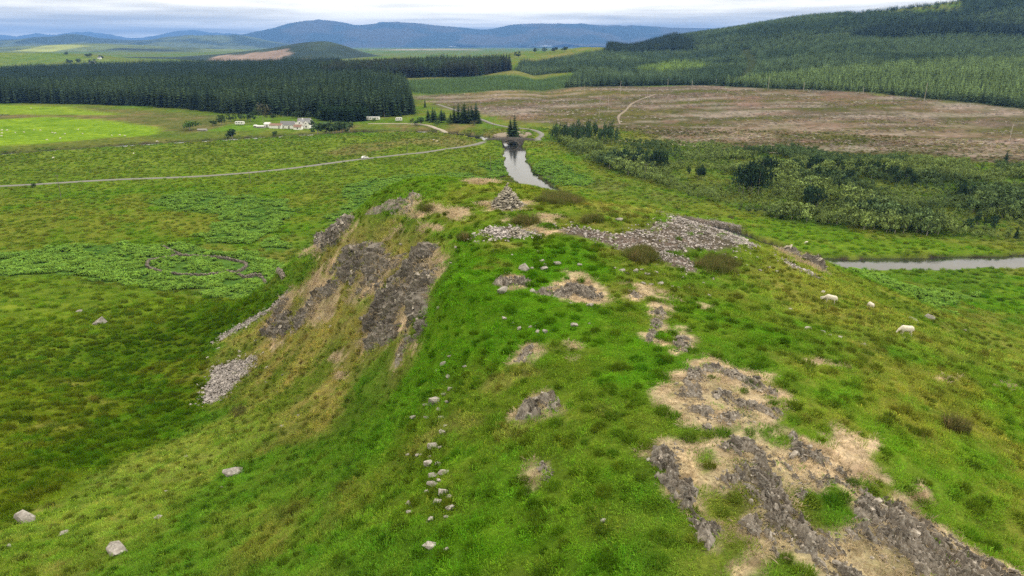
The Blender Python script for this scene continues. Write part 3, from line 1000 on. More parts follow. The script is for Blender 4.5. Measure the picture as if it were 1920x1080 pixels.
ridge('grassy_hill', 'low pale green hill with a dark strip of wood',
      [(-700, 92), (-300, 88), (0, 88), (80, 85), (160, 81), (240, 84), (330, 88), (430, 92), (560, 97), (700, 103)],
      5600, 1300, 12, (.115, .15, .05), (.06, .085, .035), 141, 240, 34, patches=[(120, 215, -.62, -.2, (.25, .28, .07)), (270, 390, -.5, -.28, (.02, .03, .017))])
ridge('forest_ridge', 'dark conifer ridge with a pinkish felled patch',
      [(200, 116), (270, 110), (340, 106), (420, 101), (480, 94), (520, 89), (560, 81), (590, 78), (612, 77), (640, 84), (670, 95), (700, 103), (760, 110)],
      3500, 620, 6, (.022, .036, .018), (.030, .046, .022), 151, 200, 36, patches=[(440, 590, -.78, -.3, (.23, .17, .13)), (480, 640, -.95, -.8, (.17, .15, .08))])
ridge('pale_moor', 'long pale moor at the foot of the mountains',
      [(520, 106), (600, 98), (680, 94), (760, 92), (840, 91), (900, 93), (940, 97), (975, 104), (1010, 110)],
      6800, 900, 12, (.34, .27, .19), (.20, .185, .12), 161, 160, 30, patches=[(640, 800, -.95, -.7, (.05, .07, .035))])

# ------------------------------------------------------------------ haze: the air of the valley
hm = bpy.data.materials.new('valley_air')
hm.use_nodes = True
ht = hm.node_tree
ht.nodes.clear()
pv = ht.nodes.new('ShaderNodeVolumePrincipled')
pv.inputs['Color'].default_value = (.19, .43, 1.0, 1)
pv.inputs['Density'].default_value = 5.6e-5
pv.inputs['Anisotropy'].default_value = 0.0
ho = ht.nodes.new('ShaderNodeOutputMaterial')
ht.links.new(pv.outputs[0], ho.inputs['Volume'])
hb = MB().box(-33000, 33000, -1500, 33000, -60, 800)
haze = hb.build('haze', hm)
tag(haze, 'thin blue haze in the air of the valley', 'haze', kind='stuff')
# ------------------------------------------------------------------ scattering: one object of many small plants, placed by numpy, instanced
def scatter_tree(sources):
    g = bpy.data.node_groups.new('scatter', 'GeometryNodeTree')
    g.interface.new_socket('Geometry', in_out='INPUT', socket_type='NodeSocketGeometry')
    g.interface.new_socket('Geometry', in_out='OUTPUT', socket_type='NodeSocketGeometry')
    gi, go = g.nodes.new('NodeGroupInput'), g.nodes.new('NodeGroupOutput')
    iop = g.nodes.new('GeometryNodeInstanceOnPoints')
    join = g.nodes.new('GeometryNodeJoinGeometry')
    for s in sources:
        oi = g.nodes.new('GeometryNodeObjectInfo')
        oi.inputs['Object'].default_value = s
        oi.inputs['As Instance'].default_value = True
        g.links.new(oi.outputs['Geometry'], join.inputs[0])
    g.links.new(gi.outputs[0], iop.inputs['Points'])
    g.links.new(join.outputs[0], iop.inputs['Instance'])
    iop.inputs['Pick Instance'].default_value = True

    def named(n, kind):
        a = g.nodes.new('GeometryNodeInputNamedAttribute')
        a.data_type = kind
        a.inputs['Name'].default_value = n
        return a.outputs['Attribute']
    g.links.new(named('pick', 'INT'), iop.inputs['Instance Index'])
    e2r = g.nodes.new('FunctionNodeEulerToRotation')
    g.links.new(named('turn', 'FLOAT_VECTOR'), e2r.inputs[0])
    g.links.new(e2r.outputs[0], iop.inputs['Rotation'])
    g.links.new(named('size', 'FLOAT_VECTOR'), iop.inputs['Scale'])
    g.links.new(iop.outputs[0], go.inputs[0])
    return g


def scatter(name, pts, turn, size, col, sources, parent=None):
    me = bpy.data.meshes.new(name)
    n = len(pts)
    me.vertices.add(n)
    me.vertices.foreach_set('co', np.asarray(pts, np.float32).ravel())
    add_attr(me, 'turn', turn, 'FLOAT_VECTOR')
    add_attr(me, 'size', size, 'FLOAT_VECTOR')
    add_attr(me, 'tint', col)
    add_attr(me, 'pick', rng.integers(0, len(sources), n).astype(np.int32), 'INT')
    o = link(name, me, parent)
    mod = o.modifiers.new('scatter', 'NODES')
    mod.node_group = scatter_tree(sources)
    return o


def proto(name, me):
    return bpy.data.objects.new(name, me)      # a pattern only: never linked to the scene


def leaf_mat(name, rough=.85, vary=(.7, 1.35), trans=.0, attr_type='INSTANCER'):
    """tint from the plant, lightness varies blade by blade"""
    m, t, p = material(name, rough, 0.0)
    a = t.nodes.new('ShaderNodeAttribute')
    a.attribute_name = 'tint'
    a.attribute_type = attr_type
    b = t.nodes.new('ShaderNodeAttribute')
    b.attribute_name = 'shade'
    c = mix_color(t, 1.0, a.outputs['Color'], b.outputs['Color'], 'MULTIPLY')
    t.links.new(c, p.inputs['Base Color'])
    if trans:                                    # light comes through thin blades
        tr_ = t.nodes.new('ShaderNodeBsdfTranslucent')
        t.links.new(c, tr_.inputs[0])
        ms = t.nodes.new('ShaderNodeMixShader')
        ms.inputs[0].default_value = trans
        t.links.new(p.outputs[0], ms.inputs[1])
        t.links.new(tr_.outputs[0], ms.inputs[2])
        t.links.new(ms.outputs[0], t.nodes['Material Output'].inputs['Surface'])
    return m


GRASS_MAT = leaf_mat('grass_blades', trans=.45)
BRACKEN_MAT = leaf_mat('bracken_fronds', trans=.35)
NEEDLE_MAT = leaf_mat('conifer_needles')
LEAF_MAT = leaf_mat('broad_leaves', trans=.35)


def blade_clump(name, n, radius, length, width, lean, seed, stiff=.5, mat=None, tipdry=.0):
    r = np.random.default_rng(seed)
    V, Fq, Ft, S = [], [], [], []
    for i in range(n):
        a = r.uniform(0, 2 * math.pi)
        q = radius * math.sqrt(r.uniform(0, 1))
        bx, by = q * math.cos(a), q * math.sin(a)
        out = a + r.normal(0, .7)
        L = length * r.uniform(.55, 1.2) * (1 - .45 * q / radius)
        ln = lean * r.uniform(.4, 1.3) * (.3 + q / radius)
        dx, dy = math.cos(out) * ln * L, math.sin(out) * ln * L
        w = width * r.uniform(.6, 1.3)
        sx, sy = -math.sin(out + r.normal(0, .6)) * w, math.cos(out + r.normal(0, .6)) * w
        k = len(V)
        V += [(bx - sx, by - sy, -.05), (bx + sx, by + sy, -.05),
              (bx + dx * stiff - sx * .75, by + dy * stiff - sy * .75, L * .62), (bx + dx * stiff + sx * .75, by + dy * stiff + sy * .75, L * .62),
              (bx + dx * 1.35, by + dy * 1.35, L * (1.0 - .35 * min(ln, 1)))]
        Fq.append((k, k + 1, k + 3, k + 2))
        Ft.append((k + 2, k + 3, k + 4))
        s = r.uniform(.8, 1.2)
        dry = r.random() < tipdry
        c = (s * 1.9, s * 1.45, s * 2.1) if dry else (s, s, s * r.uniform(.8, 1.2))
        S += [c] * 5
    me = new_mesh(name, V, [np.array(Fq), np.array(Ft)], mat or GRASS_MAT)
    add_attr(me, 'shade', np.array(S))
    return me


def view_mask(x, y, margin=1.22, lo=-12):
    """ground the photograph takes in, with a margin for a step aside"""
    return (np.abs(x) < .78 * margin * (y + 14) + 6) & (y > 15)


def slope_turn(x, y, amount=.7):
    """euler turns that lean a plant with the slope and spin it"""
    e = .8
    gx = (gz(x + e, y) - gz(x - e, y)) / (2 * e)
    gy = (gz(x, y + e) - gz(x, y - e)) / (2 * e)
    spin = rng.uniform(0, 2 * math.pi, len(x))
    # lean in the plant's own frame after spin: rotate slope into it
    rx = np.arctan(gy) * amount
    ry = -np.arctan(gx) * amount
    return np.column_stack([rx, ry, spin])


def keep_grass(x, y):
    k = rock_mask(x, y) + scree_mask(x, y, .3)
    near = (y > 60) & (y < 900)
    rd = path_dist(x, y, RIVER)
    wd = path_dist(x, y, ROAD)
    return np.clip(k, 0, 1), (rd > RIVER_W / 2 + 1.5) & (wd > 3.2)


def ring_points(n, y0, y1, xmax):
    x = rng.uniform(-xmax, xmax, n)
    y = rng.uniform(y0, y1, n)
    m = view_mask(x, y)
    return x[m], y[m]


clumps = [proto('tuft', blade_clump('tuft', 60, .42, .13, .012, 1.1, 500 + i, tipdry=.03)) for i in range(6)]
TUSSOCK = [proto('tussock', blade_clump('tussock', 190, .33, .50, .013, .62, 520 + i, .6, tipdry=.06)) for i in range(5)]


MARSH = ZONE_POLY[[z[0] for z in ZONES].index('marsh')][0]


def grass_field(name, label, n, y0, y1, xmax, smin, smax, dmin, dmax, extra=None, hmul=1.0, tuss=False):
    if tuss:                                   # tussocks keep their distance from each other
        gx_, gy_ = np.meshgrid(np.arange(-xmax, xmax, n), np.arange(y0, y1, n))
        x = gx_.ravel() + rng.uniform(-.42, .42, gx_.size) * n
        y = gy_.ravel() + rng.uniform(-.42, .42, gx_.size) * n
        m = view_mask(x, y)
        x, y = x[m], y[m]
    else:
        x, y = ring_points(n, y0, y1, xmax)
    d = np.hypot(x, y)
    m = (d >= dmin) & (d < dmax)
    x, y = x[m], y[m]
    k, ok = keep_grass(x, y)
    m = ok & (rng.random(len(x)) > k * .95) & (bracken_mask(x, y) < .5)
    if extra is not None:
        m &= extra(x, y)
    if tuss:
        cl = fbm(x / 2.4, y / 2.4, 2, 205) + (fbm(x / 11, y / 11, 3, 206) - .5) * .7
        m &= rng.random(len(x)) < (.30 + .5 * smooth(.36, .60, cl))
    x, y = x[m], y[m]
    z = gz(x, y)
    c = zone_color(x, y)
    clump = fbm(x / 1.3, y / 1.3, 3, 201)
    tall = .7 + .7 * smooth(.40, .70, clump)
    s = rng.uniform(smin, smax, len(x))
    size = np.column_stack([s, s, s * tall * hmul])
    jit = rng.normal(1, .16, (len(x), 1)) * (1.0 + .25 * (rng.random((len(x), 3)) - .5))
    dark = lerp(np.ones((len(x), 3)), np.array((.82, .84, .9)), smooth(.50, .66, clump))
    c = np.clip(c * jit * dark * np.array((1.98, 2.2, 1.45)), .004, .9)
    if tuss:
        c = c * (np.array((.60, .60, .6)) if extra is not None else np.array((.50, .50, .50)) if dmax < 200 else np.array((.80, .78, .8)))
        size = np.column_stack([s, s, s * rng.uniform(.6, 1.15, len(x))])
    o = scatter(name, np.column_stack([x, y, z]), slope_turn(x, y), size, c, TUSSOCK if tuss else clumps)
    return tag(o, label, 'grass', kind='stuff')


grass_field('grass', 'short green hill turf close by', 52000, 15, 64, 75, .85, 1.35, 0, 62)
grass_field('hill_grass', 'green and straw coloured turf over the hill top and flanks', 85000, 20, 150, 140, 1.1, 1.9, 60, 150)
grass_field('tussock_grass', 'dark grass tussocks dotted over the hill', 1.0, 15, 150, 140, .5, 1.2, 0, 150, tuss=True)
grass_field('marsh_tussocks', 'big shaggy olive tussocks in the wet hollow left of the hill', 1.55, 40, 190, 150, 1.2, 2.3, 45, 185, extra=lambda x, y: poly_sdf(x, y, MARSH) < 0, tuss=True)
grass_field('valley_grass', 'rough grass of the valley floor', 100000, 60, 420, 330, 1.8, 3.2, 148, 420, hmul=.8)
grass_field('valley_tussocks', 'dark tussocks scattered over the rough valley floor', 2.3, 60, 560, 420, 1.2, 2.8, 148, 560, tuss=True)


# bleached straw lying round the rocks
def straw_field():
    V = [proto('straw_tuft', blade_clump('straw_tuft', 34, .34, .20, .011, 1.5, 560 + i, .8)) for i in range(4)]
    x, y = ring_points(150000, 16, 165, 90)
    m = (rock_mask(x, y) > .5)
    x, y = x[m], y[m]
    m = rng.random(len(x)) < np.clip(1.1 - np.hypot(x, y) / 150, .25, 1)
    x, y = x[m], y[m]
    s = rng.uniform(.8, 1.3, len(x)) * np.clip(np.hypot(x, y) / 45, 1, 2.2)
    n = fbm(x / 1.5, y / 1.5, 3, 231)
    c = lerp(np.broadcast_to(np.array((.52, .425, .285)), (len(x), 3)), np.array((.36, .285, .185)), smooth(.45, .7, n)) * rng.normal(1, .13, (len(x), 1))
    o = scatter('dead_grass', np.column_stack([x, y, gz(x, y)]), slope_turn(x, y), np.column_stack([s, s, s * .7]), np.clip(c, .05, .9), V)
    return tag(o, 'bleached straw coloured dead grass round the bare rock', 'dead grass', kind='stuff')


straw_field()


# rushes: stiff dark clumps
def rush_clump_mesh(i):
    return blade_clump('rush', 130, .5, 1.0, .012, .35, 600 + i, .4, tipdry=.12)


RUSH = [proto('rush', rush_clump_mesh(i)) for i in range(3)]
rush_xy = []
for (u, v, a, b, n) in [(1050, 376, 38, 9, 120), (1206, 478, 26, 12, 70), (1345, 497, 32, 15, 90), (450, 778, 14, 8, 14), (1785, 806, 20, 10, 10), (985, 415, 20, 6, 22), (1110, 415, 16, 5, 12),
                        (1372, 408, 7, 3, 8), (800, 395, 10, 4, 8), (870, 445, 8, 4, 6), ]:
    q = [(u + random.gauss(0, .45) * a, v + random.gauss(0, .45) * b) for _ in range(n)]
    rush_xy.append(ground_pts(q))
rush_xy = np.vstack(rush_xy)
_c = lerp(np.broadcast_to(np.array((.150, .140, .050)), (len(rush_xy), 3)), np.array((.100, .140, .032)), rng.random(len(rush_xy)))
_s = rng.uniform(.8, 1.3, len(rush_xy))
tag(scatter('rushes', np.column_stack([rush_xy, gz(rush_xy[:, 0], rush_xy[:, 1])]), slope_turn(rush_xy[:, 0], rush_xy[:, 1], .3), np.column_stack([_s, _s, _s]), _c, RUSH),
    'dark brownish clumps of rushes on the hill', 'rushes', kind='stuff')


# bracken: low domes of arching fronds
def bracken_mesh(seed):
    r = np.random.default_rng(seed)
    V, Fq, S = [], [], []
    for i in range(26):
        a = r.uniform(0, 2 * math.pi)
        L = r.uniform(.7, 1.15)
        h = r.uniform(.55, .95)
        wd = r.uniform(.10, .18)
        px, py = -math.sin(a), math.cos(a)
        k = len(V)
        s = r.uniform(.7, 1.3)
        for j, (t, w, zz_) in enumerate(((0, .35, .45), (.4, 1.0, .95), (.75, .7, 1.0), (1.0, .1, .72))):
            cx_, cy_ = math.cos(a) * L * t, math.sin(a) * L * t
            V += [(cx_ - px * wd * w, cy_ - py * wd * w, h * zz_ - .04), (cx_ + px * wd * w, cy_ + py * wd * w, h * zz_ - .04)]
            S += [(s, s, s)] * 2
            if j:
                Fq.append((k + 2 * j - 2, k + 2 * j - 1, k + 2 * j + 1, k + 2 * j))
    me = new_mesh('bracken', V, np.array(Fq), BRACKEN_MAT)
    add_attr(me, 'shade', np.array(S))
    return me


BRACK = [proto('bracken', bracken_mesh(700 + i)) for i in range(4)]


FOLD_UV = [[(276, 496), (282, 490), (317, 484), (335, 480), (375, 482), (412, 484), (440, 489), (460, 494), (460, 501), (445, 509), (420, 512), (387, 515), (350, 515), (312, 511), (292, 507), (277, 501), (276, 496)],
           [(337, 479), (322, 472), (307, 465)], [(428, 512), (460, 520), (495, 526), (532, 521)]]


def bracken_field():
    X, Y = [], []
    for p in BRACKEN_POLY:
        lo, hi = p.min(0) - 8, p.max(0) + 8
        n = int((hi - lo).prod() * 1.7)
        n = min(n, 40000)
        X.append(rng.uniform(lo[0], hi[0], n))
        Y.append(rng.uniform(lo[1], hi[1], n))
    x, y = np.concatenate(X), np.concatenate(Y)
    m = (bracken_mask(x, y) > .5) & (gz(x, y) < 16) & (np.hypot(x, y) > 125) & (path_dist(x, y, RIVER) > 8) & (path_dist(x, y, ROAD) > 4) & (scree_mask(x, y) < .1)
    # clumped: gaps where the clump noise is low
    for w_ in FOLD_UV:
        m &= path_dist(x, y, densify(ground_pts(w_), 1.0)) > 1.1
    cl = fbm(x / 4.0, y / 4.0, 3, 241)
    m &= rng.random(len(x)) < smooth(.32, .5, cl)
    x, y, cl = x[m], y[m], cl[m]
    s = rng.uniform(.5, .95, len(x)) * (.75 + .6 * smooth(.4, .65, cl))
    c = lerp(np.broadcast_to(np.array((.155, .295, .050)), (len(x), 3)), np.array((.190, .320, .045)), rng.random(len(x))) * rng.normal(1, .16, (len(x), 1))
    o = scatter('bracken', np.column_stack([x, y, gz(x, y)]), slope_turn(x, y), np.column_stack([s, s, s * rng.uniform(.7, 1.3, len(x))]), np.clip(c, .01, .9), BRACK)
    print('bracken', len(x))
    return tag(o, 'bright green bracken spreading over the lower slopes', 'bracken', kind='stuff')


bracken_field()
# ------------------------------------------------------------------ rock
def rock_material(name, dark, mid, light, lichen=.5, moss=True):
    m, t, p = material(name, .92, .2)
    a = t.nodes.new('ShaderNodeAttribute')
    a.attribute_name = 'tone'
    oi = t.nodes.new('ShaderNodeObjectInfo')
    n1 = noise_node(t, 2.2, 5, .7)
    n2 = noise_node(t, 9.0, 4, .7)
    n3 = noise_node(t, .9, 4, .6)
    base = ramp(t, [(.28, dark), (.5, mid), (.74, light)], n1)
    c = mix_color(t, 1.0, base.outputs[0], a.outputs['Color'], 'MULTIPLY')
    c = mix_color(t, ramp(t, [(.55, (0, 0, 0)), (.68, (lichen,) * 3)], n2).outputs[0], c, (.52, .52, .48))
    if moss:
        c = mix_color(t, ramp(t, [(.60, (0, 0, 0)), (.70, (.75,) * 3)], n3).outputs[0], c, (.085, .070, .028))
    t.links.new(c, p.inputs['Base Color'])
    bump(t, p, math_node(t, 'ADD', n1, n2), .7, .06)
    return m


CRAG_MAT = rock_material('slaty_rock', (.105, .092, .078), (.195, .175, .152), (.37, .345, .31), .6)
STONE_MAT = rock_material('weathered_stone', (.13, .12, .11), (.30, .28, .26), (.52, .50, .475), .65, True)
SCREE_MAT = rock_material('scree_stone', (.19, .172, .162), (.33, .305, .295), (.50, .475, .46), .55, False)


def blocks(x, y, scale, ang, aspect, seed):
    """slabs of cleaved rock: every cell has its own height and tilt"""
    ca, sa = math.cos(ang), math.sin(ang)
    u = (x * ca + y * sa) / (scale * aspect)
    v = (-x * sa + y * ca) / scale
    u = u + (vnoise(x / scale * .7, y / scale * .7, seed + 3) - .5) * .5
    iu, iv = np.floor(u), np.floor(v)
    best = np.full(x.shape, 9.0)
    hgt = np.zeros(x.shape)
    idn = np.zeros(x.shape)
    for a in (-1, 0, 1):
        for b in (-1, 0, 1):
            cu, cv = iu + a, iv + b
            pu, pv_ = cu + _hash(cu, cv, seed), cv + _hash(cu, cv, seed + 1)
            d = (u - pu) ** 2 + (v - pv_) ** 2
            m = d < best
            best = np.where(m, d, best)
            h = _hash(cu, cv, seed + 2) - .5 + (_hash(cu, cv, seed + 4) - .35) * (v - pv_) * .9 + (_hash(cu, cv, seed + 5) - .5) * (u - pu) * .7
            hgt = np.where(m, h, hgt)
            idn = np.where(m, _hash(cu, cv, seed + 6), idn)
    return hgt, idn


def hull_mesh(name, seed, npts, flat=(1, .75, .55), mat=None, tone=1.0):
    r = np.random.default_rng(seed)
    p = r.normal(0, 1, (npts, 3))
    p /= np.linalg.norm(p, axis=1)[:, None]
    p *= r.uniform(.8, 1.05, (npts, 1))
    p = np.sign(p) * np.abs(p) ** .8
    p *= np.array(flat) * .55
    bm = bmesh.new()
    for q in p:
        bm.verts.new(q)
    res = bmesh.ops.convex_hull(bm, input=bm.verts)
    bmesh.ops.delete(bm, geom=list({g for g in res['geom_unused'] + res['geom_interior'] if isinstance(g, bmesh.types.BMVert)}), context='VERTS')
    bmesh.ops.recalc_face_normals(bm, faces=bm.faces)
    me = bpy.data.meshes.new(name)
    bm.to_mesh(me)
    bm.free()
    me.materials.append(mat)
    add_attr(me, 'tone', np.full((len(me.vertices), 3), tone) * np.array((1, .985, .98)))
    return me


BOULDERS = [hull_mesh('boulder', 800 + i, 15, (1, random.uniform(.6, .85), random.uniform(.45, .7)), STONE_MAT, random.uniform(.85, 1.3)) for i in range(10)]
SHARDS = [hull_mesh('rock', 830 + i, 13, (1, random.uniform(.25, .45), random.uniform(.35, .55)), CRAG_MAT, (.5, .7, .85, 1.0, 1.2, 1.5, 1.9, 2.3, .6, 1.3)[i]) for i in range(10)]
PLATES = [hull_mesh('stone', 860 + i, 12, (1, random.uniform(.55, .8), random.uniform(.25, .45)), SCREE_MAT, t_) for i, t_ in enumerate((.55, .75, .9, 1.0, 1.15, 1.3, 1.45, .65, 1.05, 1.2))]

SPINES = {
    'lower': [([(1238, 842), (1262, 890), (1290, 940), (1308, 980)], .75, .85), ([(1372, 830), (1415, 845), (1450, 850)], .8, .6), ([(1400, 868), (1440, 915), (1480, 955), (1540, 1010), (1575, 1065)], .8, .45),
              ([(1500, 848), (1575, 880), (1622, 905)], .35, .35), ([(1615, 955), (1700, 1000), (1780, 1045), (1880, 1095)], 2.1, .65), ([(1395, 950), (1440, 985), (1500, 985)], .8, .35),
              ([(1330, 1000), (1352, 1065)], .4, .4), ([(1482, 825), (1502, 852)], .4, .4), ([(1520, 1040), (1560, 1075)], .8, .5), ([(1380, 905), (1420, 925)], .5, .3)],
    'upper': [([(1308, 690), (1292, 735)], .55, .45), ([(1340, 690), (1400, 712), (1440, 735)], .7, .45), ([(1352, 738), (1400, 757), (1455, 772)], .6, .4), ([(1308, 765), (1350, 780), (1395, 775)], .55, .42), ([(1330, 797), (1345, 800)], .3, .3)],
    'crag': [([(800, 468), (770, 520), (745, 590), (735, 625)], 2.4, 1.5), ([(715, 470), (660, 500), (620, 540), (560, 600), (500, 622)], 2.0, 1.6), ([(690, 640), (715, 650)], 1.4, 1.2), ([(700, 520), (760, 560), (790, 610)], 2.6, 1.2),
             ([(640, 475), (690, 480), (740, 500)], 2.0, 1.2), ([(530, 575), (490, 620)], 1.3, 1.0)],
    'cragtop': [([(575, 470), (600, 450), (645, 432)], 3.0, 1.6)],
    'brow': [([(690, 400), (725, 388), (775, 372)], 1.2, .8), ([(735, 398), (765, 392)], .7, .6)],
    'mid': [([(1040, 548), (1080, 535), (1110, 548)], .9, .6), ([(1005, 545), (1035, 540)], .6, .4)],
    'midleft': [([(935, 528), (990, 525)], .9, .7)],
    'tooth': [([(974, 768), (988, 752), (1000, 764)], .6, 1.5), ([(1020, 735), (1035, 755)], .45, .55)],
    'patch': [([(1015, 865), (1028, 885)], .35, .25)],
    'split': [([(1175, 548), (1200, 552)], .5, .35)],
    'neck': [([(1235, 580), (1222, 635)], .5, .4)],
    'cone': [([(1275, 635), (1280, 652)], .7, .5)],
    'flank': [([(755, 648), (747, 675)], .7, .6)],
    'pair': [([(995, 648), (975, 672)], .5, .35)],
    'sidecut': [([(1480, 478), (1530, 500), (1548, 512)], 1.6, .9)],
}
OUTCROP_LABEL = {
    'lower': 'long jagged grey rock outcrop in bleached grass at the bottom right corner', 'upper': 'round ragged rock outcrop in bleached grass just above the largest foreground outcrop',
    'crag': 'broad dark crag on the steep side of the hill below the cairn', 'cragtop': 'dark cliff at the outer edge of the hill above the bracken',
    'brow': 'flat rock ledges on the hill brow between the cairn and the cliff', 'mid': 'dark ragged rock mound in dead grass near the middle of the hill',
    'midleft': 'low grey rock hump beside the ragged mound in mid hill', 'tooth': 'small pointed rock with bleached grass alone in the green hillside',
    'patch': 'small stony bare patch below the pointed rock', 'split': 'forked strip of dead grass with little rock below the scree',
    'neck': 'narrow upright strip of bleached grass and rock', 'cone': 'small cone of rock at the end of the bleached strips', 'flank': 'small dark rock at the lower end of the big crag',
    'pair': 'slanting small rock patch above the pointed rock', 'sidecut': 'bare rocky cut on the shoulder above the river bend',
}
STRIKE = R(118)


def outcrop(key):
    poly = ROCK_POLY[key]
    lo, hi = poly.min(0) - .6, poly.max(0) + .6
    dist = float(np.hypot(*poly.mean(0)))
    res = max(.085, dist * .0017)
    x = np.arange(lo[0], hi[0], res)
    y = np.arange(lo[1], hi[1], res)
    X, Y = np.meshgrid(x, y)
    sp = np.full(X.shape, -1.0)
    flatX, flatY = X.ravel(), Y.ravel()
    for uv, w, h in SPINES[key]:
        P = densify(ground_pts(uv), .5)
        d = path_dist(flatX, flatY, P).reshape(X.shape)
        d = d + (fbm(X / (w * 1.4), Y / (w * 1.4), 3, 301) - .5) * w * 1.3
        sp = np.maximum(sp, h * (1 - (np.clip(d, 0, 9) / w) ** 2 * .9))
    big = 1.0 if key in ('crag', 'cragtop') else max(.30, dist * .0065)
    b1, id1 = blocks(X, Y, big * .8, STRIKE, 3.6, 310)
    b2, id2 = blocks(X, Y, big * .32, STRIKE + .12, 3.2, 330)
    b3, _ = blocks(X, Y, big * .15, STRIKE - .2, 1.5, 350)
    hh = max(v[2] for v in SPINES[key])
    k = 1.45 if key in ('crag', 'cragtop') else min(1.0, hh) * (1 + dist * .006)
    brk = fbm(X / (big * 2.2), Y / (big * 2.2), 4, 341) - .5
    rel = sp * .47 - .13 + b1 * .40 * k + b2 * .34 * k + b3 * .2 + brk * 1.0 * k
    rel = rel - (.22 if key == 'crag' else 0)
    steep = key in ('crag', 'cragtop', 'sidecut')
    sd_ = poly_sdf(X, Y, poly)
    hole = np.full(X.shape, 1e6)
    for p in HOLE_POLY:
        hole = np.minimum(hole, poly_sdf(X, Y, p))
    rel = np.minimum(rel, (-sd_ + .1) * 1.1)
    rel = np.minimum(rel, hole * 1.4)
    rel = np.minimum(rel, hh * 1.5)
    G = gz(X, Y)
    Z = G + rel
    BX, BY = X, Y
    if steep:                                     # the crag juts out from the slope, not straight up
        e = 2.0
        nx_, ny_ = (gz(X - e, Y) - gz(X + e, Y)) / (2 * e), (gz(X, Y - e) - gz(X, Y + e)) / (2 * e)
        ln_ = np.sqrt(nx_ ** 2 + ny_ ** 2 + 1)
        out_ = rel * 1.5
        BX, BY, Z = X + nx_ / ln_ * out_, Y + ny_ / ln_ * out_, G + out_ / ln_
    idx = np.arange(X.size).reshape(X.shape)
    f = np.stack([idx[:-1, :-1], idx[:-1, 1:], idx[1:, 1:], idx[1:, :-1]], -1).reshape(-1, 4)
    up = rel.ravel() > -.12
    f = f[up[f].any(1)]
    used, inv = np.unique(f.ravel(), return_inverse=True)
    v = np.stack([BX, BY, Z], -1).reshape(-1, 3)[used]
    cen = np.array((poly.mean(0)[0], poly.mean(0)[1], gz1(*poly.mean(0))))
    me = new_mesh('rock_outcrop', v - cen, inv.reshape(-1, 4), CRAG_MAT)
    tone = (.62 + .75 * id1 + .35 * (id2 - .5)) * (.68 if steep else 1.0)
    add_attr(me, 'tone', (tone[..., None] * np.array((1, .98, .97))).reshape(-1, 3)[used])
    o = link('rock_outcrop', me, loc=cen)
    tag(o, OUTCROP_LABEL[key], 'rock outcrop', 'rock outcrops on the hill')
    # loose pieces wedged in it
    cand = np.nonzero((rel > .03) & (sd_ < -.2) & (hole > .25))
    area = len(cand[0]) * res * res
    n = int(np.clip(area * (3.2 if dist < 60 else .8), 4, 110))
    for q in rng.choice(len(cand[0]), min(n, len(cand[0])), replace=False):
        i, j = cand[0][q], cand[1][q]
        s = rng.uniform(.2, .6) * ((1 + dist * .004) if not steep else 2.2) * (1.0 if rng.random() < .85 else 1.5)
        c = link('rock', SHARDS[int(rng.integers(len(SHARDS)))], o)
        c.location = Vector((BX[i, j], BY[i, j], Z[i, j] - s * .04)) - Vector(cen)
        c.rotation_euler = (rng.normal(0, .35), rng.normal(.35, .35), STRIKE + rng.normal(0, .5))
        c.scale = (s, s * rng.uniform(.8, 1.2), s * rng.uniform(.8, 1.3))
    # the finer broken stuff between
    m = int(np.clip(area * (40 if dist < 60 else 6), 30, 4500))
    cand = np.nonzero((rel > -.3) & (sp > -.6) & (sd_ < -.1) & (hole > .2))
    q = rng.choice(len(cand[0]), min(m, len(cand[0])), replace=False)
    i, j = cand[0][q], cand[1][q]
    s = rng.uniform(.07, .24, len(q)) * (1 + dist * (.02 if steep else .008))
    pts = np.column_stack([BX[i, j], BY[i, j], np.maximum(Z[i, j], G[i, j])]) - cen
    turn = np.column_stack([rng.normal(0, .5, len(q)), rng.normal(.3, .5, len(q)), STRIKE + rng.normal(0, .7, len(q))])
    sc_ = scatter('rubble', pts, turn, np.column_stack([s, s, s]), np.ones((len(q), 3)), SHARD_PROTO, parent=o)
    tag(sc_, kind='stuff')
    return o


SHARD_PROTO = [proto('shard', m) for m in SHARDS]
PLATE_PROTO = [proto('plate', m) for m in PLATES]
for key in SPINES:
    outcrop(key)


# ------------------------------------------------------------------ scree: loose stone spilled over the grass
SCREE_LABEL = {'main': 'wide grey scree of loose stones spread across the hill top', 'tail': 'thin line of stones trailing from the big scree along the brow',
               'small': 'small patch of pale rubble below the cairn', 'leftlow': 'pale scree at the foot of the steep slope', 'lefthigh': 'slanting strip of pale scree under the crag',
               'right': 'thin stony streak near the shoulder above the river bend'}
SCREE_COUNT = {'main': (300, 24000, .38), 'tail': (40, 160, .36), 'small': (70, 700, .36), 'leftlow': (150, 2600, .44), 'lefthigh': (90, 1200, .42), 'right': (30, 120, .34)}


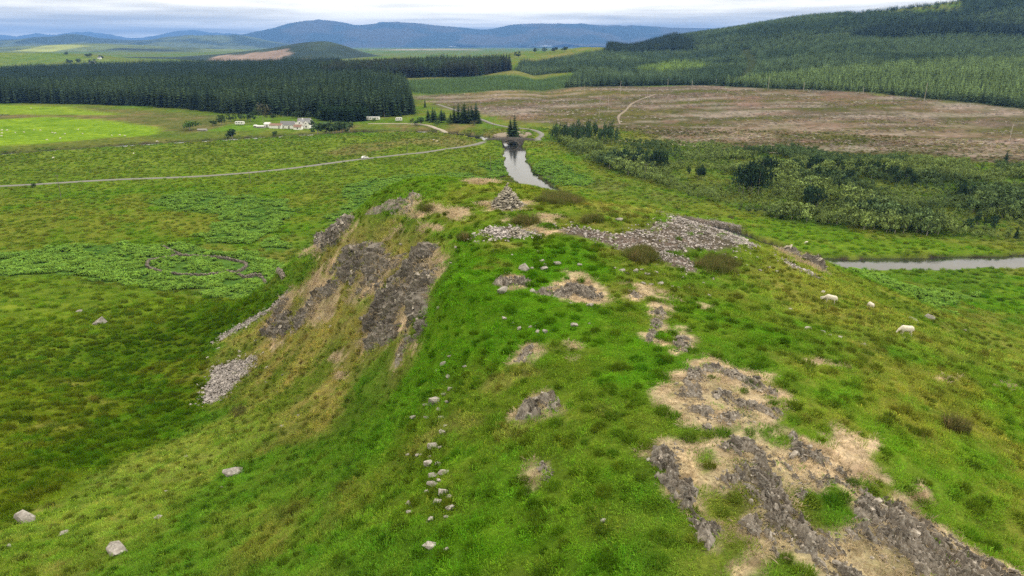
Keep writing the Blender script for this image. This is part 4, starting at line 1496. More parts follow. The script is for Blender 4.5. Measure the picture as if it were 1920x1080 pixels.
def scree(key):
    poly = SCREE_POLY[key]
    n_big, n_small, size = SCREE_COUNT[key]
    lo, hi = poly.min(0) - 1.5, poly.max(0) + 1.5
    cen = poly.mean(0)
    root = empty('scree', (cen[0], cen[1], gz1(*cen)))
    tag(root, SCREE_LABEL[key], 'scree', 'screes of loose stone')
    need = (n_big + n_small)
    X, Y = [], []
    while sum(map(len, X)) < need:
        x = rng.uniform(lo[0], hi[0], 20000)
        y = rng.uniform(lo[1], hi[1], 20000)
        wx = x + (vnoise(x / 2.2, y / 2.2, 71) - .5) * 2.0
        wy = y + (vnoise(x / 2.2, y / 2.2, 72) - .5) * 2.0
        s = poly_sdf(wx, wy, poly)
        m = rng.random(len(x)) < np.where(s < 0, 1, np.clip(.22 - s * .12, 0, 1)) * (.35 + .65 * smooth(.3, .5, fbm(x / 3, y / 3, 3, 77)))
        X.append(x[m])
        Y.append(y[m])
    x, y = np.concatenate(X)[:need], np.concatenate(Y)[:need]
    z = gz(x, y) + rng.uniform(-.03, .12, need) + .20 * smooth(.45, .7, fbm(x / 2.5, y / 2.5, 3, 78))
    for k in range(n_big):
        s = size * rng.uniform(.9, 1.9)
        c = link('stone', PLATES[int(rng.integers(len(PLATES)))], root)
        c.location = (x[k] - cen[0], y[k] - cen[1], z[k] + .04 - root.location.z)
        c.rotation_euler = (rng.normal(0, .4), rng.normal(0, .4), rng.uniform(0, 6.28))
        c.scale = (s, s * rng.uniform(.8, 1.1), s * rng.uniform(.8, 1.4))
    x, y, z = x[n_big:], y[n_big:], z[n_big:]
    s = size * rng.uniform(.45, 1.05, len(x))
    pts = np.column_stack([x - cen[0], y - cen[1], z - root.location.z])
    turn = np.column_stack([rng.normal(0, .5, len(x)), rng.normal(0, .5, len(x)), rng.uniform(0, 6.28, len(x))])
    tag(scatter('small_stones', pts, turn, np.column_stack([s, s, s * rng.uniform(.8, 1.5, len(x))]), np.ones((len(x), 3)), PLATE_PROTO, parent=root), kind='stuff')


for key in SCREE_POLY:
    scree(key)


# ------------------------------------------------------------------ cairns
def cairn(u, v, height_m, base_r, label, top=0, seed=1):
    r = random.Random(seed)
    cx_, cy_ = ground_pts([(u, v)])[0]
    z0 = gz1(cx_, cy_)
    root = empty('cairn', (cx_, cy_, z0))
    tag(root, label, 'cairn', 'stone cairns')
    core = MB()
    n = 10
    core.add([(math.cos(k * .628) * base_r * .78, math.sin(k * .628) * base_r * .78, -.3) for k in range(n)] + [(0, 0, height_m * .9)], [(k, (k + 1) % n, n) for k in range(n)])
    cm = core.mesh('core', STONE_MAT)
    add_attr(cm, 'tone', np.full((n + 1, 3), .5))
    link('core', cm, root)
    z = 0.0
    while z < height_m:
        f = z / height_m
        rad = base_r * (1 - f) ** .9
        m = max(1, int(2 * math.pi * rad / .30))
        for k in range(m):
            a = 2 * math.pi * (k + r.random()) / m
            q = rad * r.uniform(.82, 1.05)
            s = r.uniform(.30, .62) * (1 - .25 * f)
            o = link('stone', CAIRN_STONES[r.randrange(10)], root)
            o.location = (math.cos(a) * q, math.sin(a) * q, z + r.uniform(-.05, .1))
            o.rotation_euler = (r.gauss(0, .22), r.gauss(0, .22), a + math.pi / 2 + r.gauss(0, .5))
            o.scale = (s, s, s * r.uniform(.8, 1.2))
        z += .155
    for k in range(top):
        s = .46 - .05 * k
        o = link('stone', CAIRN_STONES[r.randrange(10)], root)
        o.location = (r.gauss(0, .05), r.gauss(0, .05), height_m - .05 + k * .17)
        o.rotation_euler = (r.gauss(0, .15), r.gauss(0, .15), r.uniform(0, 6))
        o.scale = (s, s, s * 1.1)
    for k in range(int(base_r * 14)):            # spill round the foot
        a, q = r.uniform(0, 6.28), base_r * r.uniform(1.0, 1.5)
        s = r.uniform(.2, .45)
        o = link('stone', CAIRN_STONES[r.randrange(10)], root)
        x_, y_ = math.cos(a) * q, math.sin(a) * q
        o.location = (x_, y_, gz1(cx_ + x_, cy_ + y_) - z0 + .04)
        o.rotation_euler = (r.gauss(0, .3), r.gauss(0, .3), a)
        o.scale = (s, s, s)
    return root


CAIRN_MAT = rock_material('cairn_stone', (.16, .145, .12), (.29, .265, .22), (.47, .44, .38), .55, False)
CAIRN_STONES = [hull_mesh('stone', 900 + i, 14, (1, random.uniform(.6, .8), random.uniform(.35, .5)), CAIRN_MAT, t_) for i, t_ in enumerate((.6, .8, .95, 1.05, 1.2, 1.35, .7, .9, 1.1, 1.25))]
cairn(951, 382, 2.45, 1.9, 'tall conical stone cairn on the summit of the hill', 3, 3)
cairn(966, 440, .85, .75, 'small heap of stones on the rubble below the summit cairn', 0, 5)


# ------------------------------------------------------------------ drystone sheepfold
def drystone(uv, closed, h, label):
    P = ground_pts(uv)
    if closed:
        P = np.vstack([P, P[:1]])
    P = densify(P, .45)
    c0 = P.mean(0)
    root = empty('drystone_wall', (c0[0], c0[1], gz1(*c0)))
    tag(root, label, 'wall', 'drystone walls')
    pts, turn, size = [], [], []
    tng = np.gradient(P, axis=0)
    tng /= np.linalg.norm(tng, axis=1)[:, None] + 1e-9
    for i, (p, t_) in enumerate(zip(P, tng)):
        n = np.array((-t_[1], t_[0]))
        hh = h * (.75 + .5 * random.random())
        g = gz1(*p)
        zc = 0.0
        while zc < hh:
            for side in (-1, 0, 1):
                q = p + n * side * .28 * (1 - .3 * zc / h) + t_ * random.uniform(-.25, .25)
                pts.append((q[0] - c0[0], q[1] - c0[1], g + zc + random.uniform(-.05, .08) - root.location.z))
                turn.append((random.gauss(0, .2), random.gauss(0, .2), math.atan2(t_[1], t_[0]) + random.gauss(0, .3)))
                s = random.uniform(.38, .68)
                size.append((s, s, s))
            zc += .22
    tag(scatter('wall_stones', pts, np.array(turn), np.array(size), np.ones((len(pts), 3)), WALL_PROTO, parent=root), kind='stuff')
    return root


WALL_MAT = rock_material('wall_stone', (.10, .088, .07), (.165, .145, .12), (.26, .24, .20), .3, True)
WALL_PROTO = [proto('wall_stone', hull_mesh('wall_stone', 930 + i, 14, (1, .7, .5), WALL_MAT, .7 + .1 * i)) for i in range(7)]
drystone(FOLD_UV[0][:-1], True, .6,
         'round drystone sheepfold wall standing in bracken')
drystone(FOLD_UV[1], False, .6, 'short wall leaving the far side of the round sheepfold')
drystone(FOLD_UV[2], False, .9, 'drystone wall from the sheepfold to the foot of the hill')

# ------------------------------------------------------------------ single boulders and stones
BOULDER_LIST = [   # u, v, width in photo points, label
    (220, 1032, 46, 'large pale tilted boulder in the grass near the bottom left corner'), (48, 974, 36, 'flat pale slab at the left edge of the grass slope'),
    (805, 1027, 26, 'upright grey block of stone at the bottom of the line of stones'), (836, 1032, 13, 'small stone close beside the upright grey block'),
    (437, 888, 38, 'long low pale rock on the left grass slope'), (295, 967, 15, 'small pale stone between the long low rock and the large tilted boulder'),
    (188, 605, 26, 'flat grey rock in the lit grass left of the crag'), (148, 583, 14, 'small stone beyond the flat grey rock in the lit grass'),
    (1215, 858, 11, 'small white stone at the left tip of the big outcrop'), (1078, 606, 18, 'rounded grey boulder alone in the middle of the hill'),
    (1008, 622, 15, 'left one of two touching boulders on the green hillside'), (1023, 621, 15, 'right one of two touching boulders on the green hillside'),
    (940, 548, 29, 'dark rounded rock below the low rock hump'), (999, 542, 17, 'dark stone at the left end of the ragged rock mound'),
    (1107, 570, 17, 'pale flat stone below the ragged rock mound'), (1713, 605, 21, 'flat pale rock above the right-hand sheep'),
    (1741, 598, 20, 'dark blocky rock above the right-hand sheep'), (1543, 566, 13, 'grey stone touching the sheep on the shoulder'), (1543, 554, 12, 'grey stone above the sheep on the shoulder'),
    (1161, 414, 16, 'pale rock in the grass above the big scree'), (752, 459, 9, 'white stone at the top edge of the dark crag'), (17, 1022, 10, 'tiny pale stone at the bottom left edge'),
    (120, 1003, 17, 'flat stone just above the large tilted boulder'), (1617, 653, 12, 'grey stone below the row of stones on the shoulder'), (1132, 974, 13, 'brownish stone alone in grass left of the big outcrop'),
]
LINE = [(843, 667, 8), (812, 757, 26), (840, 755, 10), (827, 784, 11), (830, 810, 14), (834, 798, 8), (812, 837, 22), (826, 835, 9), (804, 865, 18), (820, 867, 15), (810, 892, 18), (830, 887, 18), (810, 908, 18),
        (830, 924, 22), (845, 930, 15), (818, 939, 16), (845, 953, 16), (804, 980, 16), (767, 941, 12), (767, 957, 12), (836, 969, 8), (783, 848, 8), (790, 849, 7), (765, 847, 8), (800, 782, 10), (775, 784, 12),
        (822, 769, 10), (843, 729, 10), (833, 739, 10), (840, 706, 8), (818, 694, 8), (830, 682, 12), (871, 688, 8), (798, 760, 10), (806, 852, 7), (824, 900, 9), (800, 920, 8)]
MID = [(946, 598, 14), (961, 604, 9), (973, 614, 12), (995, 611, 9), (1004, 610, 6), (1105, 603, 6), (1070, 566, 9), (982, 505, 24), (998, 502, 12), (1021, 502, 18), (1022, 493, 9), (1017, 486, 13), (1045, 493, 18), (1087, 493, 11)]
UNDER_SCREE = [(1151, 501, 9), (1166, 506, 16), (1176, 510, 8), (1191, 507, 16), (1215, 513, 14), (1206, 530, 12), (1221, 531, 12), (1238, 530, 15), (1260, 535, 7), (1273, 538, 7), (1290, 538, 8), (1196, 486, 13), (1203, 503, 12), (1183, 503, 7),
               (1230, 508, 10), (1245, 512, 8), (1320, 530, 7), (1330, 552, 7), (1370, 485, 7), (1358, 478, 10)]
SHOULDER = [(1516, 619, 15), (1541, 625, 13), (1555, 632, 10), (1573, 637, 12), (1696, 635, 8), (1482, 581, 9), (1809, 621, 7), (1455, 514, 9), (1440, 505, 8), (1420, 488, 12), (1450, 480, 12), (1398, 497, 8), (1425, 508, 8), (1385, 515, 8)]
TOP = [(800, 463, 8), (855, 461, 9), (925, 470, 8), (845, 492, 7), (960, 478, 7), (870, 478, 6), (700, 640, 9), (770, 585, 9), (822, 575, 8), (600, 600, 12), (560, 585, 10), (620, 612, 9), (1008, 470, 6)]
FOOT = [(500, 690, 8), (530, 705, 7), (480, 640, 8), (450, 660, 8), (410, 655, 10), (400, 690, 9), (390, 672, 8), (460, 735, 7), (520, 735, 7), (500, 720, 6), (375, 745, 8), (530, 803, 10), (310, 920, 10), (560, 782, 7), (350, 858, 10), (415, 912, 6)]
GROUPS = [(LINE, 'pale stone in the line of stones running down the green hillside', 'line of stones down the hillside'), (MID, 'stone among the scattered stones around the ragged mid hill mound', 'stones round the mid hill mound'),
          (UNDER_SCREE, 'pale stone in the grass just below the big scree', 'stones below the big scree'), (SHOULDER, 'grey stone scattered on the grassy shoulder near the sheep', 'stones on the shoulder'),
          (TOP, 'small pale stone dotted round the upper edge of the dark crag', 'stones round the crag'), (FOOT, 'small pale stone strewn near the pale scree at the slope foot', 'stones near the slope foot')]


def place_stone(name, xy, w_px, label, group=None):
    x_, y_ = xy
    dist = math.sqrt(x_ ** 2 + y_ ** 2 + (CAM_Z - gz1(x_, y_)) ** 2)
    s = w_px * dist / F * (1.2 if group and group.startswith('line') else .95)
    o = link(name, BOULDERS[int(rng.integers(len(BOULDERS)))])
    o.location = (x_, y_, gz1(x_, y_) + s * (.2 if group and group.startswith('line') else .12))
    o.rotation_euler = (rng.normal(0, .2), rng.normal(0, .25), rng.normal(0, .5) + (math.pi if rng.random() < .5 else 0))
    o.scale = (s, s * .9, s * rng.uniform(.7, 1.0))
    tag(o, label, 'boulder' if name == 'boulder' else 'stone', group)


for (u, v, w, lab), xy in zip(BOULDER_LIST, ground_pts([b[:2] for b in BOULDER_LIST])):
    place_stone('boulder', xy, w, lab)
for lst, lab, grp in GROUPS:
    for (u, v, w), xy in zip(lst, ground_pts([b[:2] for b in lst])):
        place_stone('stone', xy, w, lab, grp)
# ------------------------------------------------------------------ trees
BARK = simple_mat('bark', (.10, .085, .065), (.055, .045, .036), 4, .95)
PALE_BARK = simple_mat('birch_bark', (.36, .34, .30), (.20, .18, .155), 3, .9)


def own_leaf_mat(name):
    """as leaf_mat, for single trees: the tree's own colour times the light and dark of its sprays"""
    m, t, p = material(name, .85, 0.0)
    oi = t.nodes.new('ShaderNodeObjectInfo')
    b = t.nodes.new('ShaderNodeAttribute')
    b.attribute_name = 'shade'
    t.links.new(mix_color(t, 1.0, oi.outputs['Color'], b.outputs['Color'], 'MULTIPLY'), p.inputs['Base Color'])
    return m


NEEDLE_OWN = own_leaf_mat('single_conifer_needles')
LEAF_OWN = own_leaf_mat('single_tree_leaves')


def spruce_crown(seed, h=1.0, r=.15, layers=11, arms=9, low=.06, bare=0.0, cx=0., cy=0., scale=1.0):
    """whorls of drooping branches; returns verts, quads, tris, shades; unit height"""
    q = np.random.default_rng(seed)
    V, T, S = [], [], []
    low = max(low, bare)
    for k in range(layers):
        f = k / (layers - 1)
        z = low + (1 - low) * f ** .92
        rad = r * (1 - f) ** .8 * q.uniform(.85, 1.15) + .012
        droop = .06 * (1 - f) + .015
        for j in range(arms):
            a = 2 * math.pi * (j + q.uniform(-.35, .35)) / arms + k * .7
            L = rad * q.uniform(.7, 1.25)
            w = .55 * L * math.pi / arms * 2.2
            ca, sa = math.cos(a), math.sin(a)
            i = len(V)
            s = q.uniform(.55, 1.45)
            V += [(cx + 0, cy + 0, scale * (z + .035)), (cx + scale * (ca * L * .6 - sa * w), cy + scale * (sa * L * .6 + ca * w), scale * (z - droop * .4)),
                  (cx + scale * ca * L, cy + scale * sa * L, scale * (z - droop)), (cx + scale * (ca * L * .6 + sa * w), cy + scale * (sa * L * .6 - ca * w), scale * (z - droop * .5))]
            T += [(i, i + 1, i + 2), (i, i + 2, i + 3)]
            S += [(s, s, s)] * 4
    i = len(V)
    V += [(cx - .012 * scale, cy, scale * .93), (cx + .012 * scale, cy, scale * .93), (cx, cy, scale * 1.03), (cx, cy + .012 * scale, scale * .93)]
    T += [(i, i + 1, i + 2), (i + 1, i + 3, i + 2), (i + 3, i, i + 2)]
    S += [(1, 1, 1)] * 4
    return V, T, S


def trunk_mesh(name, h, r, mat, n=6, lean=0.0):
    mb = MB()
    mb.tube((0, 0, -.02), (lean * .5, 0, h * .5), r, r * .75, n)
    mb.tube((lean * .5, 0, h * .5), (lean, 0, h), r * .75, r * .25, n)
    return mb.mesh(name, mat)


def crown_mesh(name, parts, mat):
    V, T, S = [], [], []
    for (v, t, s) in parts:
        o = len(V)
        V += v
        T += [(a + o, b + o, c + o) for a, b, c in t]
        S += s
    me = new_mesh(name, V, np.array(T), mat)
    add_attr(me, 'shade', np.array(S))
    return me


SPRUCE_CROWN = [crown_mesh('crown', [spruce_crown(1000 + i, r=random.uniform(.17, .21), layers=13, arms=9, bare=b)], NEEDLE_OWN) for i, b in enumerate((.02, .06, .12, .04, .2))]
SPRUCE_TRUNK = trunk_mesh('trunk', .95, .014, BARK)
SPRUCE_PROTO = [proto('spruce', crown_mesh('spruce', [spruce_crown(1020 + i, r=random.uniform(.18, .23), layers=9, arms=7, bare=.1)], NEEDLE_MAT)) for i in range(5)]
STAND_PROTO = [proto('spruce_stand', crown_mesh('spruce_stand', [spruce_crown(1040 + i * 7 + j, r=.2, layers=6, arms=6, bare=.1, cx=math.cos(j * 1.3) * .32 * (j > 0), cy=math.sin(j * 1.3) * .32 * (j > 0), scale=random.uniform(.75, 1.05)) for j in range(5)], NEEDLE_MAT)) for i in range(5)]
YOUNG_PROTO = [proto('young_spruce', crown_mesh('young_spruce', [spruce_crown(1080 + i, r=.26, layers=7, arms=7, low=.02)], NEEDLE_MAT)) for i in range(4)]


def spruce(x, y, h, color, label, group=None, name='spruce_tree', wide=1.0, sink=0.0):
    o = empty(name, (x, y, gz1(x, y) - .2 - sink), random.uniform(0, 6.28))
    tag(o, label, 'tree', group)
    w = h * wide
    c = link('crown', SPRUCE_CROWN[int(rng.integers(len(SPRUCE_CROWN)))], o, scale=(w, w, h))
    c.color = (*color, 1)
    link('trunk', SPRUCE_TRUNK, o, scale=(w, w, h))
    return o


def jitter_grid(poly, step, extra=None):
    lo, hi = poly.min(0), poly.max(0)
    x = np.arange(lo[0], hi[0], step)
    y = np.arange(lo[1], hi[1], step)
    X, Y = np.meshgrid(x, y)
    X, Y = X.ravel() + rng.uniform(-.45, .45, X.size) * step, Y.ravel() + rng.uniform(-.45, .45, X.size) * step
    m = (np.abs(X) < .80 * 1.12 * (Y + 20)) & (Y > 100)
    X, Y = X[m], Y[m]
    m = poly_sdf(X, Y, poly) < 0
    return X[m], Y[m]


def conifers(name, label, x, y, h, protos, ca, cb, seed, width=1.0):
    n = len(x)
    s = h * rng.uniform(.80, 1.18, n) * (.80 + .4 * fbm(x / 24, y / 24, 3, seed + 50))
    k = fbm(x / 45, y / 45, 3, seed)
    c = lerp(np.broadcast_to(np.array(ca), (n, 3)), np.array(cb), smooth(.38, .62, k)) * rng.normal(1, .24, (n, 1))
    w = s * width
    o = scatter(name, np.column_stack([x, y, gz(x, y) - .3]), np.column_stack([np.zeros(n), np.zeros(n), rng.uniform(0, 6.28, n)]), np.column_stack([w, w, s]), np.clip(c, .004, .5), protos)
    return tag(o, label, 'forest', kind='stuff')


DARK_A, DARK_B = (.040, .064, .032), (.026, .045, .025)
# the old plantation left of the river
front_uv = [(-120, 196), (0, 196), (100, 196.5), (200, 198), (300, 203), (420, 213), (500, 217), (600, 221), (690, 222), (776, 217)]
front = flat_pts(front_uv, 2.0)
back = [at_dist(760, 180, 960)[:2], at_dist(700, 160, 1080)[:2], at_dist(640, 130, 1400)[:2], at_dist(640, 130, 1850)[:2], at_dist(300, 130, 1800)[:2], at_dist(-150, 130, 1700)[:2]]
LEFT_WOOD = np.vstack([front, np.array(back)])
x, y = jitter_grid(LEFT_WOOD, 4.6)
fd = path_dist(x, y, densify(front, 6))
m = fd > 14 * fbm(x / 18, y / 18, 3, 409) - 4
x, y, fd = x[m], y[m], fd[m]
row = (fd < 12) & (np.abs(x) < .78 * y)
ids = np.nonzero(row)[0]
ids = ids[np.argsort(fd[ids])][:115]
for i in ids:
    c = np.array(DARK_A) * rng.uniform(.6, 1.2)
    spruce(x[i], y[i], 19.5 * rng.uniform(.65, 1.15), c, 'tall dark spruce in the front row of the old plantation ' + ('behind the bright pasture' if x[i] / y[i] < -.42 else 'behind the farm buildings' if x[i] / y[i] < -.28 else 'behind the mobile home'), 'front row of the old plantation', wide=.95)
rest = np.ones(len(x), bool)
rest[ids] = False
rest &= (y < 1080)
conifers('spruce_forest', 'dense dark spruce plantation behind the farm', x[rest], y[rest], 20, SPRUCE_PROTO, DARK_A, DARK_B, 401, .98)
x, y = jitter_grid(LEFT_WOOD, 9.5)
m = y >= 1075
conifers('far_spruce_forest', 'far part of the dark spruce plantation running to the farm hill', x[m], y[m], 21, STAND_PROTO, (.032, .052, .030), DARK_B, 403, .72)
# nearer dark block right of the farm
NEAR_BLOCK = flat_pts([(598, 226), (640, 230), (692, 227), (692, 219), (640, 218), (600, 218)], 1.5)
x, y = jitter_grid(NEAR_BLOCK, 6.2)
for a, b in zip(x, y):
    spruce(a, b, rng.uniform(11.5, 14.5), np.array((.020, .040, .017)) * rng.uniform(.7, 1.2), 'dark bushy spruce in the dense block between farm and mobile home', 'dense spruce block beside the farm', wide=2.0)
x, y = jitter_grid(flat_pts([(690, 221), (757, 219), (757, 215), (690, 216)], 2), 7)
for a, b in zip(x, y):
    spruce(a, b, rng.uniform(10, 14), np.array((.035, .062, .024)) * rng.uniform(.8, 1.2), 'mid green spruce behind the mobile home', 'spruces behind the mobile home', wide=1.2)

# the second wood, beyond the young plantation
front2 = ground_pts([(600, 151), (660, 149), (790, 147), (890, 145), (925, 138), (958, 133)])
WOOD2 = np.vstack([front2, ground_pts([(955, 126), (900, 126)]), np.array([at_dist(860, 125, 1500)[:2], at_dist(600, 125, 1500)[:2]])])
x, y = jitter_grid(WOOD2, 5.2)
fd = path_dist(x, y, densify(front2, 6))
ids = np.argsort(fd)[:62]
for i in ids:
    spruce(x[i], y[i], 23 * rng.uniform(.85, 1.1), np.array((.036, .042, .028)) * rng.uniform(.7, 1.25), 'tall thin dark spruce at the edge of the second wood beyond the felled ground', 'edge of the second wood', wide=.85)
rest = np.ones(len(x), bool)
rest[ids] = False
conifers('second_wood', 'dark conifer wood beyond the pale clearing', x[rest], y[rest], 23, SPRUCE_PROTO, DARK_A, (.034, .042, .026), 405)
# young plantation in front of it
x, y = jitter_grid(ground_pts([(690, 155), (760, 151), (900, 145), (1080, 142), (1062, 164), (920, 171), (800, 176), (745, 170)]), 3.6)
conifers('young_plantation', 'even green young spruce plantation in rows', x, y, 3.6, YOUNG_PROTO, (.085, .150, .060), (.070, .120, .050), 407)

# the forest on the right-hand hill


def hill_stand(x, y):
    """height and tint of the stands: old dark blocks, young pale blocks, rides between"""
    blk = poly_sdf(x, y, OLD1)
    blk2 = poly_sdf(x, y, OLD2)
    lar = poly_sdf(x, y, LARCH)
    n = fbm(x / 160, y / 160, 3, 421)
    h = 7.5 + 5 * n
    c = lerp(np.broadcast_to(np.array((.078, .122, .060)), (len(x), 3)), np.array((.048, .080, .044)), smooth(.42, .58, n))
    low = poly_sdf(x, y, LOWBLOCK)
    c = lerp(c, np.array((.120, .180, .066)), smooth(10, -10, low) * .9)
    c = lerp(c, np.array((.13, .20, .05)), smooth(6, -6, lar))
    o = np.minimum(blk, blk2)
    c = lerp(c, np.array((.028, .045, .030)), smooth(8, -8, o))
    h = np.where(o < 0, 18, h)
    return h, c


OLD1 = ground_pts([(1588, 66), (1660, 70), (1800, 66), (1960, 64), (1960, 52), (1800, 50), (1640, 55)])
OLD2 = ground_pts([(1140, 98), (1220, 98), (1300, 94), (1300, 84), (1180, 82), (1120, 80)])
LARCH = ground_pts([(1190, 136), (1240, 140), (1320, 132), (1330, 122), (1260, 118), (1210, 126)])
LOWBLOCK = ground_pts([(1345, 160), (1500, 166), (1750, 184), (1980, 205), (1980, 110), (1700, 120), (1500, 138), (1380, 152)])
RIDES = [densify(ground_pts(r), 12) for r in ([(1060, 152), (1200, 152), (1350, 148), (1480, 137), (1640, 122), (1800, 108), (1960, 92)], [(1100, 132), (1300, 118), (1500, 106), (1700, 96)],
                                              [(1340, 160), (1390, 150), (1410, 120), (1400, 90)], [(1250, 90), (1420, 75), (1600, 60)])]


def hill_conifers(name, label, step, protos, dmin, dmax, hmul, width):
    x, y = jitter_grid(HILL_WOOD, step)
    d = np.hypot(x, y)
    ride = np.full(x.shape, 1e6)
    for r_ in RIDES:
        ride = np.minimum(ride, path_dist(x, y, r_))
    bald = poly_sdf(x, y, BALD)
    m = (d >= dmin) & (d < dmax) & (ride > 9) & ((bald > 0) | (rng.random(len(x)) < .12)) & (rng.random(len(x)) < .96)
    x, y = x[m], y[m]
    h, c = hill_stand(x, y)
    n = len(x)
    s = h * hmul * rng.uniform(.65, 1.25, n)
    c = c * np.clip(rng.normal(1, .3, (n, 1)), .3, 2)
    w = s * width
    o = scatter(name, np.column_stack([x, y, gz(x, y) - .3]), np.column_stack([np.zeros(n), np.zeros(n), rng.uniform(0, 6.28, n)]), np.column_stack([w, w, s]), np.clip(c, .004, .5), protos)
    print(name, n)
    return tag(o, label, 'forest', kind='stuff')


hill_conifers('hillside_forest', 'young green conifer forest on the lower right-hand hillside', 4.3, SPRUCE_PROTO, 0, 1050, 1.0, 1.15)
hill_conifers('upper_hillside_forest', 'conifer forest climbing to the ridge of the right-hand hill', 7.8, STAND_PROTO, 1050, 2600, 1.05, .95)

# ------------------------------------------------------------------ broadleaved scrub and trees
def leafy(seed, n=150, lobes=5, leaf=.11, flat=.8, low=.18):
    """leaf sprays through the volume of several lobes; unit height"""
    q = np.random.default_rng(seed)
    cen = [(0, 0, .62, .34)] + [(q.normal(0, .2), q.normal(0, .2), q.uniform(low + .15, .8), q.uniform(.18, .3)) for _ in range(lobes)]
    V, T, S = [], [], []
    for i in range(n):
        cx_, cy_, cz_, r_ = cen[q.integers(len(cen))]
        d = q.normal(0, 1, 3)
        d /= np.linalg.norm(d)
        rr = r_ * q.uniform(.55, 1.05)
        p = np.array((cx_ + d[0] * rr, cy_ + d[1] * rr, max(low * .6, cz_ + d[2] * rr * flat)))
        a = q.normal(0, 1, 3)
        a = a - d * (a @ d) * .55
        a /= np.linalg.norm(a)
        b = np.cross(d, a)
        b = b / (np.linalg.norm(b) + 1e-6)
        l = leaf * q.uniform(.6, 1.3)
        k = len(V)
        s = q.uniform(.55, 1.4)
        V += [tuple(p - a * l), tuple(p + b * l * .55), tuple(p + a * l), tuple(p - b * l * .55 + d * l * .2)]
        T += [(k, k + 1, k + 2), (k, k + 2, k + 3)]
        S += [(s, s, s)] * 4
    return V, T, S


LEAFY_OWN = [crown_mesh('crown', [leafy(1200 + i, 260, 7, .085)], LEAF_OWN) for i in range(6)]
LEAFY_PROTO = [proto('bush', crown_mesh('bush', [leafy(1220 + i, 190, 7, .09)], LEAF_MAT)) for i in range(5)]
TALL_OWN = [crown_mesh('crown', [leafy(1240 + i, 170, 7, .075, 1.3, .38)], LEAF_OWN) for i in range(4)]
LEAFY_TRUNK = trunk_mesh('trunk', .6, .035, PALE_BARK)
TALL_TRUNK = trunk_mesh('trunk', .85, .014, PALE_BARK)


def bush(x, y, h, color, label, name='scrub_tree', group=None, wide=1.0, tall=False, cat='tree'):
    o = empty(name, (x, y, gz1(x, y) - .1), random.uniform(0, 6.28))
    tag(o, label, cat, group)
    w = h * wide
    c = link('crown', (TALL_OWN if tall else LEAFY_OWN)[int(rng.integers(4))], o, scale=(w, w, h))
    c.color = (*color, 1)
    link('trunk', TALL_TRUNK if tall else LEAFY_TRUNK, o, scale=(w, w, h))
    return o


SCRUB = flat_pts([(1045, 262), (1160, 266), (1300, 274), (1500, 288), (1700, 304), (1920, 330), (2250, 360), (2250, 470), (1920, 452), (1700, 438), (1560, 424), (1450, 408), (1370, 390), (1300, 372),
                  (1230, 345), (1150, 320), (1080, 295)], .5)
x, y = jitter_grid(SCRUB, 2.9)
gap = poly_sdf(x, y, flat_pts([(1235, 330), (1300, 318), (1395, 332), (1390, 345), (1290, 350)], .5))
n = fbm(x / 22, y / 22, 3, 431)
m = (gap > 0) & (rng.random(len(x)) < smooth(.30, .48, n) * .95 + .15)
x, y, n = x[m], y[m], n[m]
dist = np.hypot(x, y)
hgt = (2.0 + 3.4 * smooth(.3, .7, fbm(x / 35, y / 35, 3, 433))) * rng.uniform(.7, 1.35, len(x))
kx = fbm(x / 30, y / 30, 3, 435)
colr = lerp(np.broadcast_to(np.array((.185, .250, .075)), (len(x), 3)), np.array((.090, .140, .055)), smooth(.42, .62, kx)) * rng.normal(1, .18, (len(x), 1))
colr = np.clip(colr, .01, .5)
vis = (np.abs(x) < .74 * y + 3)
order = np.argsort(-(hgt / dist) * vis)
pick = order[:235]
for i in pick:
    bush(x[i], y[i], hgt[i] * 1.15, colr[i], ('tall ' if hgt[i] > 5 else 'low ') + ('pale' if colr[i][1] > .195 else 'dark') + ' green bush in the ' + ('near' if dist[i] < 285 else 'far') + ' part of the scrub beyond the river', 'scrub_tree', 'scrub beyond the river', rng.uniform(.6, .95))
m = np.ones(len(x), bool)
m[pick] = False
s = hgt[m]
w = s * rng.uniform(.6, 1.0, m.sum())
tag(scatter('scrub_thicket', np.column_stack([x[m], y[m], gz(x[m], y[m]) - .1]), np.column_stack([s * 0, s * 0, rng.uniform(0, 6.28, len(s))]), np.column_stack([w, w, s]), colr[m], LEAFY_PROTO),
    'low green thicket of birch and willow scrub', 'scrub', kind='stuff')
print('scrub', len(x))
# tall thin trees of the little plantation right of the bridge
x, y = jitter_grid(flat_pts([(1030, 268), (1080, 275), (1160, 278), (1160, 268), (1100, 262), (1035, 258)], .5), 5.6)
for a, b in zip(x, y):
    bush(a, b, rng.uniform(8.5, 14), np.array((.050, .090, .040)) * rng.uniform(.6, 1.4), 'tall thin tree in the little plantation right of the bridge', 'plantation_tree', 'plantation right of the bridge', rng.uniform(.38, .5), True)
